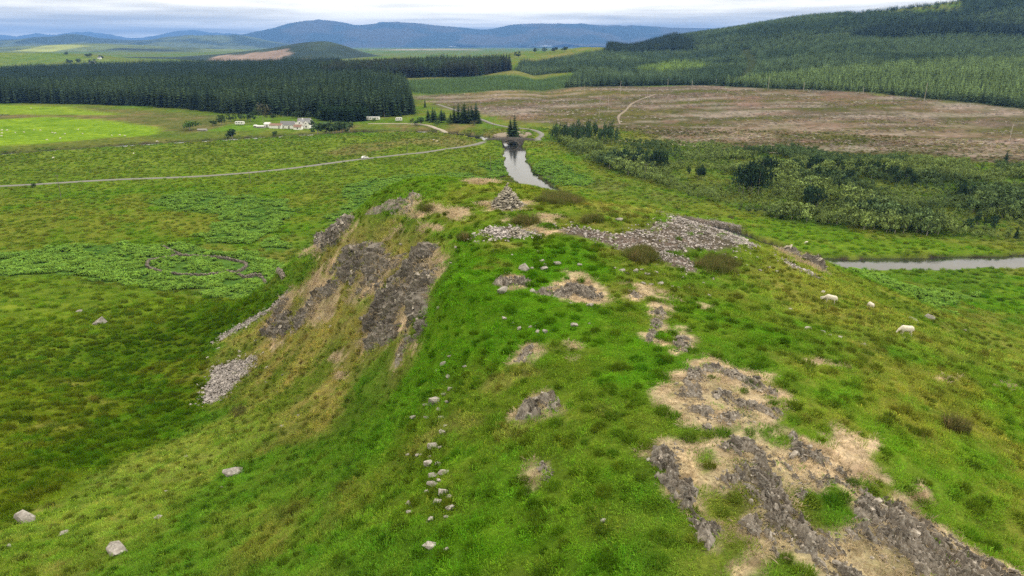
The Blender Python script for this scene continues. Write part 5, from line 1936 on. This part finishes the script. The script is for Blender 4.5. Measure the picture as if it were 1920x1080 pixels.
# dark pine groups among the scrub
for (u, v, a, b, k, h, where) in [(1180, 312, 50, 8, 20, 9, 'next to the little plantation'), (1230, 318, 26, 5, 10, 10, 'behind the wooden pole'), (1405, 362, 30, 12, 14, 13, 'in the tallest clump above the meadow'), (1440, 330, 30, 5, 8, 10, 'behind the tallest clump'), (1520, 388, 26, 10, 8, 9, 'at the near edge of the scrub'), (1500, 330, 60, 8, 14, 9, 'in the long dark belt'), (1560, 350, 60, 8, 14, 8, 'in the middle of the dark belt'), (1620, 335, 60, 6, 12, 8, 'at the track end of the dark belt'),
                           (1700, 350, 50, 8, 8, 7, 'right of the dark belt'), (1800, 380, 16, 6, 5, 8, 'alone in the pale scrub'), (1300, 335, 30, 6, 8, 6, 'left of the small grassy gap'), (1620, 405, 24, 8, 6, 7, 'near the purple heather patch'), (1850, 430, 30, 8, 6, 6, 'near the right edge of the scrub')]:
    P = flat_pts([(u + random.gauss(0, .5) * a, v + random.gauss(0, .5) * b) for _ in range(k)], .5)
    for a_, b_ in P:
        bush(a_, b_, h * rng.uniform(.75, 1.15), np.array((.026, .050, .026)) * rng.uniform(.75, 1.3), 'dark pine among the scrub, ' + where, 'pine_tree', 'dark pines in the scrub', rng.uniform(.5, .7), True)
# lone conifers
LONE = [(965, 257, 17, 'dark spruce standing alone by the bridge', 1.7), (957, 256, 14, 'shorter spruce leaning on the lone bridge spruce', 1.3), (797, 202, 9, 'small lone spruce on the felled ground above the river', 1.1),
        (1883, 312, 9, 'lone dark spruce at the far edge of the scrub', 1.3), (1465, 411, 4.5, 'little dark spruce at the near edge of the scrub', 1.2), (1905, 445, 4.5, 'little dark spruce by the scrub near the right edge', 1.2),
        (1133, 102, 16, 'single spruce at the end of the old block on the hill pasture', 1.1), (1145, 100, 15, 'pale trunked spruce beside the old block on the hill pasture', .9)]
for (u, v, h, lab, w), xy in zip(LONE, ground_pts([l[:2] for l in LONE])):
    spruce(xy[0], xy[1], h, np.array((.026, .046, .022)) * rng.uniform(.8, 1.1), lab, wide=w)
for (u, v, h) in [(803, 227, 11), (812, 229, 13), (816, 226, 10), (828, 230, 12), (833, 227, 9), (845, 228, 8), (852, 231, 15), (860, 230, 17), (866, 232, 14), (872, 231, 18), (879, 232, 15), (886, 231, 13), (893, 231, 18), (897, 232, 11), (869, 228, 15), (884, 228, 14), (822, 231, 7)]:
    xy = flat_pts([(u, v)], 2.2)[0]
    spruce(xy[0], xy[1], h * .95, np.array((.030, .054, .024)) * rng.uniform(.75, 1.2), 'spruce in the loose group beside the road above the bridge', 'spruces beside the road', wide=1.7)
# trees round the farm
for (u, v, h, w, col, lab) in [(356, 244, 7.5, 1.7, (.060, .110, .025), 'round light green bush mound beyond the river'), (435, 256, 8.5, .95, (.022, .042, .018), 'round dark tree on the river bank below the caravan'),
                               (416, 234, 8.5, 1.0, (.040, .066, .024), 'leafy tree left of the caravan'), (400, 236, 5, 1.2, (.045, .075, .025), 'low bush beside the leafy tree left of the caravan'),
                               (432, 228, 6.5, 1.2, (.040, .068, .024), 'bush behind the caravan'), (452, 226, 6, 1.3, (.05, .08, .03), 'pale bush behind the caravan'), (470, 228, 8, 1.1, (.028, .048, .022), 'dark tree right of the caravan'),
                               (494, 233, 15, .85, (.060, .062, .036), 'tall thin brownish tree behind the sheds'), (512, 226, 6, 1.0, (.045, .07, .028), 'bush behind the sheds'),
                               (530, 220, 5.5, .9, (.040, .062, .026), 'small round tree at the plantation edge'), (551, 222, 6, 1.0, (.034, .056, .024), 'first of the trees behind the farmhouse'), (560, 221, 7, .9, (.030, .050, .024), 'taller tree behind the farmhouse'),
                               (579, 222, 7, 1.1, (.034, .054, .024), 'round tree behind the farmhouse gable'), (596, 250, 10, 1.05, (.042, .072, .030), 'willow at the corner of the farmhouse'), (612, 249, 11, 1.1, (.045, .075, .035), 'tall willow by the river beside the farm'),
                               (628, 248, 12, 1.1, (.050, .082, .038), 'greyish willow by the river'), (642, 246, 10, 1.1, (.045, .078, .034), 'last willow of the river row'), (655, 243, 8, 1.0, (.05, .08, .036), 'low willow at the end of the row'),
                               (604, 224, 9, .9, (.045, .07, .03), 'leafy tree between farmhouse and dark spruce block'), (540, 218, 8, .9, (.035, .06, .026), 'leafy tree at the plantation foot behind the barn'), (484, 221, 9, .9, (.05, .075, .03), 'leafy tree at the plantation foot behind the thin brown tree'), (820, 234, 4, 1.3, (.06, .1, .03), 'low bush under the roadside spruces'), (842, 233, 5, 1.3, (.05, .085, .03), 'round bush among the roadside spruces'), (889, 235, 4, 1.6, (.075, .08, .045), 'brownish bush at the end of the roadside spruces'), (514, 251, 3.5, 1.2, (.03, .06, .022), 'small bush on the bank below the sheds'), (789, 234, 7, 1.3, (.045, .085, .025), 'round bush beside the farm track'), (779, 233, 3.5, 1.3, (.06, .10, .03), 'low bush on the farm track'),
                               (772, 231, 4.5, 1.0, (.07, .10, .03), 'pale bush by the white trailer'), (64, 353, 2.2, .9, (.03, .05, .02), 'small dark thorn bush by the road at the left'),
                               (702, 228, 2.6, 1.6, (.05, .09, .03), 'hedge bush below the mobile home'), (132, 121, 14, 1.3, (.026, .042, .022), 'dark tree left of the far farm'), (148, 122, 16, 1.3, (.026, .044, .022), 'tall dark tree beside the far farm'),
                               (176, 121, 14, 1.3, (.03, .046, .024), 'dark tree behind the far farm'), (190, 112, 12, 1.3, (.028, .044, .022), 'tree above the far farm'), (165, 108, 12, 2.0, (.028, .044, .022), 'dark hedgerow trees above the far farm'),
                               (125, 103, 10, 1.6, (.028, .044, .022), 'trees on the skyline of the far farm hill'), (972, 108, 14, 1.1, (.03, .048, .022), 'dark round tree on the hill pasture'), (1003, 101, 16, 1.2, (.026, .044, .02), 'dark tree clump in the hill pasture'),
                               (1020, 99, 15, 1.3, (.028, .046, .022), 'middle tree clump on the hill pasture'), (1040, 98, 14, 1.4, (.03, .048, .022), 'third tree clump on the hill pasture'), (1058, 98, 13, 1.2, (.03, .05, .022), 'last tree clump on the hill pasture'),
                               (1215, 321, 3.2, 1.5, (.10, .16, .03), 'pale bush beside the river scrub pole'), (1270, 393, 2.4, 1.6, (.14, .17, .03), 'yellow green low bush at the scrub edge'), (1545, 416, 2.6, 1.6, (.15, .18, .03), 'yellow gorse like bush at the scrub edge')]:
    xy = ground_pts([(u, v)])[0]
    bush(xy[0], xy[1], h * 1.15, tuple(c_ * 1.35 for c_ in col), lab, 'leafy_tree' if h > 4 else 'bush', None, w, h > 14, 'tree' if h > 4 else 'bush')
# ------------------------------------------------------------------ bridge
MASON = rock_material('bridge_masonry', (.065, .058, .055), (.105, .095, .088), (.17, .155, .145), .35, False)


def tone_build(mb, name, mat, parent, tone=1.0, **kw):
    me = mb.mesh(name, mat)
    add_attr(me, 'tone', np.full((len(me.vertices), 3), tone))
    return link(name, me, parent, **kw)


bridge = empty('stone_bridge', (BR[0], BR[1], 0), BR_ANG)
tag(bridge, 'dark stone bridge with one arch carrying the road over the river', 'bridge')
SPAN, RISE, HALF = 6.0, 3.0, 2.7
arch = [(-SPAN * math.cos(t), -1.6 + (RISE + 1.0) * math.sin(t)) for t in np.linspace(0, math.pi, 17)]


def crest(s):
    return DECK_Z + .95 - .9 * (abs(s) / 16) ** 2


for side, y0, y1 in (('near', -HALF - .45, -HALF), ('far', HALF, HALF + .45)):
    mb = MB()
    xs = np.linspace(-17, 17, 35)
    top = [(s, crest(s) - .95) for s in xs]
    # spandrel as strips between the arch and the deck line
    for a, b in zip(xs[:-1], xs[1:]):
        def low(s):
            return -1.6 + (RISE + 1.0) * math.sqrt(max(0, 1 - (s / SPAN) ** 2)) if abs(s) < SPAN else -2.4
        la, lb = low(a + 1e-3), low(b - 1e-3)
        mb.prism([(a, la), (b, lb), (b, crest(b) - .95), (a, crest(a) - .95)], y0, y1, 'y')
    tone_build(mb, 'spandrel_wall', MASON, bridge, 1.0)
    mb = MB()
    for a, b in zip(xs[:-1], xs[1:]):
        mb.prism([(a, crest(a) - .948), (b, crest(b) - .948), (b, crest(b)), (a, crest(a))], y0 + .02, y1 - .02, 'y')
    tone_build(mb, 'parapet', MASON, bridge, 1.15)
    mb = MB()
    for a, b in zip(xs[:-1], xs[1:]):
        mb.prism([(a, crest(a) + .002), (b - .04, crest(b) + .002), (b - .04, crest(b) + .14), (a, crest(a) + .14)], y0 - .06, y1 + .06, 'y')
    tone_build(mb, 'coping', MASON, bridge, 1.7)
    ring = MB()
    yy0, yy1 = (y0 - .05, y0 - .003) if side == 'near' else (y1 + .003, y1 + .05)
    for (p, q), (p2, q2) in zip(arch[:-1], arch[1:]):
        k = 1.09
        g = .03
        ring.prism([(p + (p2 - p) * g, q + (q2 - q) * g), (p2, q2), (p2 * k, -1.6 + (q2 + 1.6) * k), ((p + (p2 - p) * g) * k, -1.6 + (q + (q2 - q) * g + 1.6) * k)], yy0, yy1, 'y')
    tone_build(ring, 'arch_ring', MASON, bridge, 1.8)
barrel = MB()
for (p, q), (p2, q2) in zip(arch[:-1], arch[1:]):
    k = 1.06
    barrel.prism([(p, q + .002), (p2, q2 + .002), (p2 * k, -1.6 + (q2 + 1.6) * k), (p * k, -1.6 + (q + 1.6) * k)], -HALF + .003, HALF - .003, 'y')
tone_build(barrel, 'arch_barrel', MASON, bridge, .8)

# ------------------------------------------------------------------ buildings
WHITE = simple_mat('white_render', (.84, .84, .82), (.80, .80, .77), 1.2, .8)
SLATE = simple_mat('slate_roof', (.20, .205, .215), (.14, .145, .155), 2.0, .7)
RUST = simple_mat('red_tin_roof', (.24, .15, .12), (.19, .125, .10), 1.5, .8)
PALE_ROOF = simple_mat('pale_tin_roof', (.62, .63, .63), (.50, .51, .52), 1.5, .6)
GLASS = simple_mat('dark_window', (.02, .025, .03), (.04, .045, .05), 2, .15, .6)
GREYWALL = simple_mat('grey_boards', (.30, .29, .27), (.20, .19, .18), 2, .9)
METAL = simple_mat('grey_metal', (.35, .36, .37), (.25, .26, .27), 3, .5)
RUBBER = simple_mat('tyre_rubber', (.02, .02, .02), (.03, .03, .03), 6, .9)
PAINT = simple_mat('white_vehicle_paint', (.82, .82, .82), (.78, .78, .78), 1, .35, .5)


def house(u, v, L, W, eave, ridge_h, rz, wall, roof, label, name='farm_building', windows=(), door=None, chimneys=(), cat='building', dz=0.0, along_x=True):
    """gable roofed block; ridge along local x. windows: (side, s, z, w, h); side 0 = front (-y), 1 = right gable (+x), 2 = left gable"""
    P = ground_pts([(u, v)])[0]
    o = empty(name, (P[0], P[1] + W / 2, gz1(*P) + dz), rz)
    tag(o, label, cat)
    l, w = L / 2, W / 2
    MB().prism([(-w, -1.0), (w, -1.0), (w, eave), (0, ridge_h - .02), (-w, eave)], -l, l, 'x').build('wall', wall, o)
    rf = None
    for s in (-1, 1):
        k = MB()
        sl_ = (ridge_h - eave) / w
        ov = .3
        ring_ = [(s * (w + ov), eave - ov * sl_ + .03), (s * (w + ov), eave - ov * sl_ + .17), (0, ridge_h + .17), (0, ridge_h + .03)]
        k.prism(ring_, -l - .15, l + .15, 'x')
        rf = k.build('roof', roof, o)
    for cx_ in chimneys:
        ch = MB().box(cx_ - .45, cx_ + .45, -.35, .35, ridge_h - .5, ridge_h + 1.1).build('chimney', wall, rf)
    for (side, s_, z_, ww, hh) in windows:
        f, g = MB(), MB()
        if side == 0:
            f.box(s_ - ww / 2 - .08, s_ + ww / 2 + .08, -w - .06, -w + .02, z_ - .1, z_ + hh + .08)
            g.box(s_ - ww / 2, s_ + ww / 2, -w - .075, -w - .062, z_, z_ + hh)
        else:
            e = l if side == 1 else -l
            d_ = 1 if side == 1 else -1
            f.box(*sorted((e - .02 * d_, e + .06 * d_)), s_ - ww / 2 - .08, s_ + ww / 2 + .08, z_ - .1, z_ + hh + .08)
            g.box(*sorted((e + .062 * d_, e + .075 * d_)), s_ - ww / 2, s_ + ww / 2, z_, z_ + hh)
        wn = f.build('window', GREYWALL if wall is WHITE else WHITE, o)
        g.build('pane', GLASS, wn)
    if door:
        s_, ww, hh, dm = door
        MB().box(s_ - ww / 2, s_ + ww / 2, -w - .05, -w + .02, 0, hh).build('door', dm, o)
    return o


house(563, 241, 7.5, 8.5, 3.9, 6.6, R(82), WHITE, SLATE, 'white farmhouse with its gable end towards the river', 'farmhouse',
      [(2, -2.0, 1.0, 1.0, 1.3), (2, 2.0, 1.0, 1.0, 1.3), (2, 0, 3.9, .9, 1.0), (0, 0, 1.0, 1.0, 1.3)], None, (3,), 'house')
house(578, 241, 8.0, 6.0, 3.9, 6.4, R(70), WHITE, SLATE, 'narrower white gabled wing at the right of the farmhouse', 'farmhouse_wing', [(2, 0, 1.0, 1.0, 1.3), (2, 0, 3.6, .8, .9), (0, 1, 1.0, 1.0, 1.2)], None, (), 'house')
house(570, 236, 11, 6, 3.4, 5.8, R(-4), WHITE, SLATE, 'long white back range of the farmhouse', 'farmhouse_range', [(0, 2, 2.0, .9, 1.1)], None, (), 'house')
house(539, 241, 12.0, 6.0, 2.9, 5.6, R(-4), WHITE, SLATE, 'white barn with grey slate roof joined to the farmhouse', 'barn', [(0, -3, 1.0, .7, .8)], (1.5, 1.4, 2.1, GREYWALL))
house(517, 241.5, 10.0, 5.0, 2.4, 3.7, R(-4), WHITE, RUST, 'low white shed with rusty red roof', 'shed', [], (3, 1.1, 1.9, GREYWALL))
house(558, 243, 6.5, 4.0, 2.2, 3.8, R(-4), WHITE, RUST, 'small white lean-to with red roof in front of the farmhouse', 'lean_to_shed', [(0, 0, .9, .8, .8)])
house(501, 240, 4.6, 4.6, 2.9, 3.9, R(-4), WHITE, PALE_ROOF, 'small pale roofed shed at the end of the farm row', 'shed', [], (0, 1.6, 2.2, GREYWALL))
house(488, 241.5, 6.0, 3.0, 1.5, 2.1, R(-4), GREYWALL, PALE_ROOF, 'low grey hut left of the farm row', 'hut')
house(479, 240, 2.6, 2.2, 1.5, 2.1, R(-4), GREYWALL, PALE_ROOF, 'tiny pale hut between caravan and farm row', 'hut')
house(172, 121, 17, 9, 3.6, 8, R(-3), WHITE, SLATE, 'tiny white farmhouse on the far hill pasture', 'farmhouse', [(0, -4, 1.2, 1.6, 1.8), (0, 4, 1.2, 1.6, 1.8)], None, (-6, 6), 'house')
house(186, 112, 10, 8, 4, 8, R(5), WHITE, SLATE, 'pale gabled building above the tiny far farmhouse', 'farm_building')
# ruined sheepfold hut by the round bush
house(378, 246, 7, 3.2, 1.1, 1.7, R(3), GREYWALL, GREYWALL, 'low ruined stone hut beside the round bush', 'stone_hut')


def caravan(u, v, L, label, name, rz, flat_roof=False):
    P = ground_pts([(u, v)])[0]
    o = empty(name, (P[0], P[1], gz1(*P) + .25), rz)
    tag(o, label, 'caravan', 'caravans near the farm')
    l, w, h = L / 2, 1.5, 2.6
    if flat_roof:
        ring_ = [(-l, .4), (l, .4), (l, h), (-l, h)]
    else:
        ring_ = [(-l, .7), (-l + .3, .4), (l - .3, .4), (l, .8), (l - .25, h - .2), (l - .7, h), (-l + .7, h), (-l + .25, h - .2)]
    MB().prism(ring_, -w, w, 'y').build('body', PAINT, o)
    r_ = MB()
    r_.prism([(-w - .08, h + .004), (w + .08, h + .004), (w + .02, h + .12), (0, h + .3), (-w - .02, h + .12)], -l + (.0 if flat_roof else .6), l - (.0 if flat_roof else .6), 'x')
    r_.build('roof', PALE_ROOF, o)
    nwin = 5 if flat_roof else 3
    for k in range(nwin):
        c = -l + L * (k + .7) / (nwin + .4)
        fr = MB().box(c - .55, c + .55, -w - .04, -w + .02, 1.35, 2.2).build('window', METAL, o)
        MB().box(c - .48, c + .48, -w - .055, -w - .042, 1.42, 2.13).build('pane', GLASS, fr)
    MB().box(l * .1, l * .1 + .7, -w - .03, -w + .02, .5, 2.3).build('door', WHITE, o)
    for s in (-1, 1):
        wv = MB()
        wv.tube((s * .6, -w - .02, .25), (s * .6, -w + .2, .25), .32, .32, 12)
        wv.build('wheel', RUBBER, o)
        MB().box(s * l * .8 - .1, s * l * .8 + .1, -.8, .8, -.5, .42).build('support', METAL, o)
    return o


caravan(450, 234, 7.6, 'white caravan on the lawn left of the farm', 'caravan', R(-3))
caravan(700, 226, 11.5, 'long cream mobile home beside the dark spruces', 'mobile_home', R(-2), True)
tr_ = caravan(748, 227, 6.0, 'white box trailer at the end of the track beside the mobile home', 'box_trailer', R(6))


# ------------------------------------------------------------------ white car on the road
def car():
    k = int(np.argmin(np.hypot(*(ROAD - flat_pts([(679, 297.4)], .6)[0]).T)))
    d = ROAD[k + 2] - ROAD[k - 2]
    o = empty('parked_car', (ROAD[k][0], ROAD[k][1], rz_[k] + .03), math.atan2(d[1], d[0]))
    tag(o, 'white hatchback car on the narrow road across the valley', 'car')
    L, w = 2.05, .86
    prof = [(-L, .35), (L, .35), (L + .03, .62), (L - .12, .86), (L - .95, 1.0), (.55, 1.46), (-.1, 1.54), (-1.25, 1.50), (-1.78, 1.18), (-L - .02, .98), (-L - .05, .6)]
    body = MB()
    n = len(prof)
    rings = []
    for y_, k_, dz in ((-w, .96, -.0), (-w * .98, 1, 0), (w * .98, 1, 0), (w, .96, 0)):
        rings.append([(p * k_, y_ * (1 - .16 * max(0, q - .95) / .55), q if q < .5 else .35 + (q - .35) * (.985 if k_ < 1 else 1)) for p, q in prof])
    body.v = [p for r_ in rings for p in r_]
    for a in range(3):
        for i in range(n):
            body.f.append((a * n + i, a * n + (i + 1) % n, (a + 1) * n + (i + 1) % n, (a + 1) * n + i))
    body.f += [tuple(range(n)), tuple(range(3 * n, 4 * n))]
    body.build('body', PAINT, o)
    for s in (-1, 1):
        y_ = s * (w - .075)
        a = MB()
        a.prism([(-1.5, 1.02), (.95, 1.02), (.48, 1.38), (-.1, 1.45), (-1.2, 1.42)], y_ - .03 + s * .04, y_ + .03 + s * .04, 'y')
        a.build('side_window', GLASS, o)
        for x_ in (-1.25, 1.3):
            wm = MB()
            wm.tube((x_, s * (w - .12), .31), (x_, s * (w + .02), .31), .31, .31, 14)
            wh = wm.build('wheel', RUBBER, o)
            wm = MB()
            wm.tube((x_, s * (w + .021), .31), (x_, s * (w + .035), .31), .18, .17, 10)
            wm.build('rim', METAL, wh)
        MB().box(L - .14, L + .02, s * .62 - .16, s * .62 + .16, .66, .80).build('headlight', METAL, o)
    MB().add([(1.02, -.68, 1.035), (1.02, .68, 1.035), (.58, .62, 1.475), (.58, -.62, 1.475)], [(0, 1, 2, 3)]).add([(1.0, -.68, 1.0), (1.0, .68, 1.0), (.5, .62, 1.44), (.5, -.62, 1.44)], [(3, 2, 1, 0)]).build('windscreen', GLASS, o)
    return o


car()

# ------------------------------------------------------------------ poles
WOODPOLE = simple_mat('weathered_pole', (.20, .17, .14), (.12, .10, .085), 3, .95)
SNAG = simple_mat('bleached_snag', (.50, .46, .40), (.36, .33, .29), 2, .95)


def pole(u, v0, v1, label, name='power_pole', arm=True, mat=WOODPOLE, r=.13):
    P = ground_pts([(u, v0)])[0]
    t_ = math.hypot(P[0], P[1])
    h = (v0 - v1) / F * t_ * 1.06
    o = empty(name, (P[0], P[1], gz1(*P)))
    tag(o, label, 'pole' if name == 'power_pole' else 'dead tree')
    mb = MB()
    ln = random.uniform(-.02, .02) * h
    mb.tube((0, 0, -.3), (ln, 0, h), r, r * .7, 7)
    mb.build('shaft' if name == 'power_pole' else 'trunk', mat, o)
    if arm:
        MB().box(ln - .75, ln + .75, -.06, .06, h - .55, h - .42).build('crossarm', mat, o)
        for s in (-.6, 0, .6):
            q = MB()
            q.tube((ln + s, 0, h - .42), (ln + s, 0, h - .2), .05, .04, 6)
            q.build('insulator', METAL, o)
    elif name != 'power_pole':
        for k in range(4):
            a, z_ = random.uniform(0, 6.28), h * random.uniform(.35, .9)
            q = MB()
            q.tube((ln * z_ / h, 0, z_), (ln + math.cos(a) * .7, math.sin(a) * .7, z_ + .25), r * .35, r * .12, 5)
            q.build('branch_stub', mat, o)
    return o


for u, v0, v1, lab in [(764, 288, 268, 'wooden power pole beside the road between car and bridge'), (920, 320, 294, 'wooden power pole in the grass left of the river'), (687, 296, 280, 'thin pole just right of the white car'),
                       (925, 246, 223, 'wooden pole beyond the bridge left of the road'), (931, 263, 250, 'post at the left end of the bridge'), (115, 372, 337, 'thin pole in the rough grass near the left edge'),
                       (470, 346, 323, 'pole in the grass below the road'), (1210, 336, 308, 'wooden pole in front of the scrub'), (721, 227, 212, 'pole beside the mobile home')]:
    pole(u, v0, v1, lab, arm=(v0 - v1) > 17)
for u, v0, v1, lab in [(1163, 176, 155, 'tall bleached dead trunk near the upper edge of the felled ground'), (1140, 206, 180, 'tall pale dead trunk in the middle of the felled ground'), (1213, 191, 170, 'bleached trunk on the pink felled slope'),
                       (1125, 193, 183, 'short dead trunk left of the tall middle one'), (1096, 177, 162, 'pale dead trunk at the foot of the dark young spruce'), (1123, 220, 200, 'dead trunk on the green part of the felled ground'),
                       (1252, 162, 150, 'small pale trunk against the spruce edge'), (1440, 167, 148, 'pale dead trunk standing at the forest edge'), (1506, 172, 157, 'second pale trunk along the forest edge'), (1342, 161, 150, 'dead trunk at the corner of the light green block'),
                       (1733, 188, 163, 'leaning pale trunk against the right forest edge'), (1618, 175, 165, 'short pale trunk against the forest edge'), (1297, 166, 153, 'thin dead trunk left of the corner trunk'), (1892, 265, 241, 'tall pale trunk near the right edge of the felled ground')]:
    pole(u, v0, v1, lab, 'dead_trunk', False, SNAG, .22)


# ------------------------------------------------------------------ sheep
WOOL = simple_mat('wool', (.66, .62, .53), (.54, .50, .42), 9, .95, .1, .03)


def sheep_mesh():
    """one skin over barrel, neck, grazing head, ears, tail and jointed legs"""
    bm = bmesh.new()

    def ball(c, r, sc):
        m = Matrix.Translation(c) @ Matrix.Diagonal((*sc, 1))
        bmesh.ops.create_icosphere(bm, subdivisions=2, radius=r, matrix=m)

    def limb(p, q, r0, r1):
        p, q = Vector(p), Vector(q)
        d = q - p
        m = Matrix.Translation((p + q) / 2) @ d.to_track_quat('Z', 'Y').to_matrix().to_4x4()
        bmesh.ops.create_cone(bm, cap_ends=True, segments=8, radius1=r0, radius2=r1, depth=d.length * 1.08, matrix=m)
    ball((0, 0, .62), .30, (1.75, .92, .95))
    ball((.30, 0, .62), .29, (1.0, .92, 1.05))
    ball((-.32, 0, .63), .28, (1.05, .95, 1.0))
    limb((.42, 0, .68), (.70, 0, .46), .17, .11)         # neck reaching down
    limb((.68, 0, .48), (.86, 0, .20), .105, .06)        # head
    ball((.70, 0, .44), .11, (1, .85, 1))
    limb((.69, .07, .47), (.66, .20, .45), .035, .015)
    limb((.69, -.07, .47), (.66, -.20, .45), .035, .015)
    limb((-.58, 0, .66), (-.66, 0, .42), .05, .03)       # tail
    for s in (-1, 1):
        limb((.34, s * .14, .52), (.36, s * .13, .27), .085, .045)
        limb((.36, s * .13, .29), (.35, s * .13, -.02), .042, .035)
        limb((-.36, s * .15, .56), (-.30, s * .14, .36), .12, .06)
        limb((-.30, s * .14, .38), (-.42, s * .14, .24), .055, .04)
        limb((-.42, s * .14, .26), (-.40, s * .14, -.02), .04, .035)
    me = bpy.data.meshes.new('sheep')
    bm.to_mesh(me)
    bm.free()
    o = bpy.data.objects.new('sheep_form', me)
    COL.objects.link(o)
    md = o.modifiers.new('skin', 'REMESH')
    md.mode = 'VOXEL'
    md.voxel_size = .032
    sm = o.modifiers.new('soft', 'SMOOTH')
    sm.factor = .6
    sm.iterations = 3
    dg = bpy.context.evaluated_depsgraph_get()
    out = bpy.data.meshes.new_from_object(o.evaluated_get(dg))
    bpy.data.objects.remove(o)
    out.name = 'sheep'
    out.materials.clear()
    out.materials.append(WOOL)
    out.polygons.foreach_set('use_smooth', np.full(len(out.polygons), True))
    return out


SHEEP = sheep_mesh()


def sheep(u, v, rz, label, group=None, s=1.0):
    P = ground_pts([(u, v)])[0]
    n = gnormal(P[0], P[1])
    o = link('sheep', SHEEP, loc=(P[0], P[1], gz1(*P) + .02), scale=(s, s, s))
    q = Vector((0, 0, 1)).rotation_difference((n * .6 + Vector((0, 0, .4))).normalized())
    o.rotation_euler = (q.to_matrix() @ Matrix.Rotation(rz, 3, 'Z')).to_euler()
    tag(o, label, 'sheep', group)


sheep(1698, 628, R(178), 'large white sheep grazing on the right-hand slope', s=1.0)
sheep(1555, 573, R(160), 'white sheep grazing beside grey stones on the hill shoulder', s=.95)
sheep(1635, 481, R(10), 'white sheep near the far bank of the river bend')
sheep(1653, 521, R(170), 'white sheep in the meadow this side of the river bend')
sheep(1523, 473, R(30), 'white sheep partly near the hill shoulder beyond the river')
sheep(1512, 456, R(200), 'white sheep farthest up the meadow beyond the river')
sheep(1630, 582, R(90), 'tiny white sheep low on the right-hand slope', s=.8)
sheep(813, 264, R(5), 'first of two sheep lying in the meadow left of the bridge', s=1.1)
sheep(820, 267, R(190), 'second of two sheep lying in the meadow left of the bridge', s=1.1)
for u, v in [(4, 246), (14, 246), (4, 251), (29, 250), (45, 249), (3, 256), (64, 245), (76, 245), (98, 250), (104, 251), (122, 252), (147, 244), (155, 252), (88, 263), (113, 260), (210, 256), (225, 255), (234, 256)]:
    sheep(u, v, random.uniform(0, 6.28), 'tiny white sheep in the bright green pasture beyond the river', 'flock in the bright pasture', 1.15)
for u, v in [(58, 204), (294, 263), (251, 291), (100, 297)]:
    sheep(u, v, random.uniform(0, 6.28), 'lone white sheep on rough grass outside the bright pasture', 'stray sheep outside the pasture', 1.2)


# ------------------------------------------------------------------ brash and stumps on the felled ground
def brash():
    sticks = []
    for i in range(4):
        mb = MB()
        r_ = random.Random(60 + i)
        for k in range(9):
            a = r_.uniform(0, 3.14)
            c = (r_.uniform(-.8, .8), r_.uniform(-.5, .5), r_.uniform(.02, .35))
            L = r_.uniform(.5, 1.4)
            mb.tube((c[0] - math.cos(a) * L, c[1] - math.sin(a) * L * .6, c[2]), (c[0] + math.cos(a) * L, c[1] + math.sin(a) * L * .6, c[2] + r_.uniform(-.15, .3)), .09, .05, 4)
        mb.tube((0, 0, -.1), (0, 0, .45), .28, .25, 7)
        me = mb.mesh('brash', BRASH_MAT)
        sticks.append(proto('brash', me))
    FEL = ZONE_POLY[[z[0] for z in ZONES].index('felled')][0]
    x, y = jitter_grid(FEL, 4.2)
    n = fbm(x / 60, y / 18, 4, 451)
    m = (rng.random(len(x)) < smooth(.40, .62, n) * 1.0 + .06) & (path_dist(x, y, ROAD) > 6)
    x, y = x[m], y[m]
    s = rng.uniform(.5, 1.35, len(x))
    c = lerp(np.broadcast_to(np.array((.42, .385, .355)), (len(x), 3)), np.array((.15, .11, .09)), rng.random(len(x)) ** .7) * rng.normal(1, .15, (len(x), 1))
    pale = rng.random(len(x)) < .05
    c[pale] = (.6, .57, .52)
    print('brash', len(x))
    tag(scatter('felling_debris', np.column_stack([x, y, gz(x, y)]), np.column_stack([s * 0, s * 0, rng.uniform(0, 6.28, len(x))]), np.column_stack([s, s, s * .8]), np.clip(c, .02, .9), sticks),
        'grey and brown branches and stumps strewn over the felled ground', 'felling debris', kind='stuff')


BRASH_MAT = attr_mat('brash_wood', 'tint', instancer=True, scale=.3)
brash()
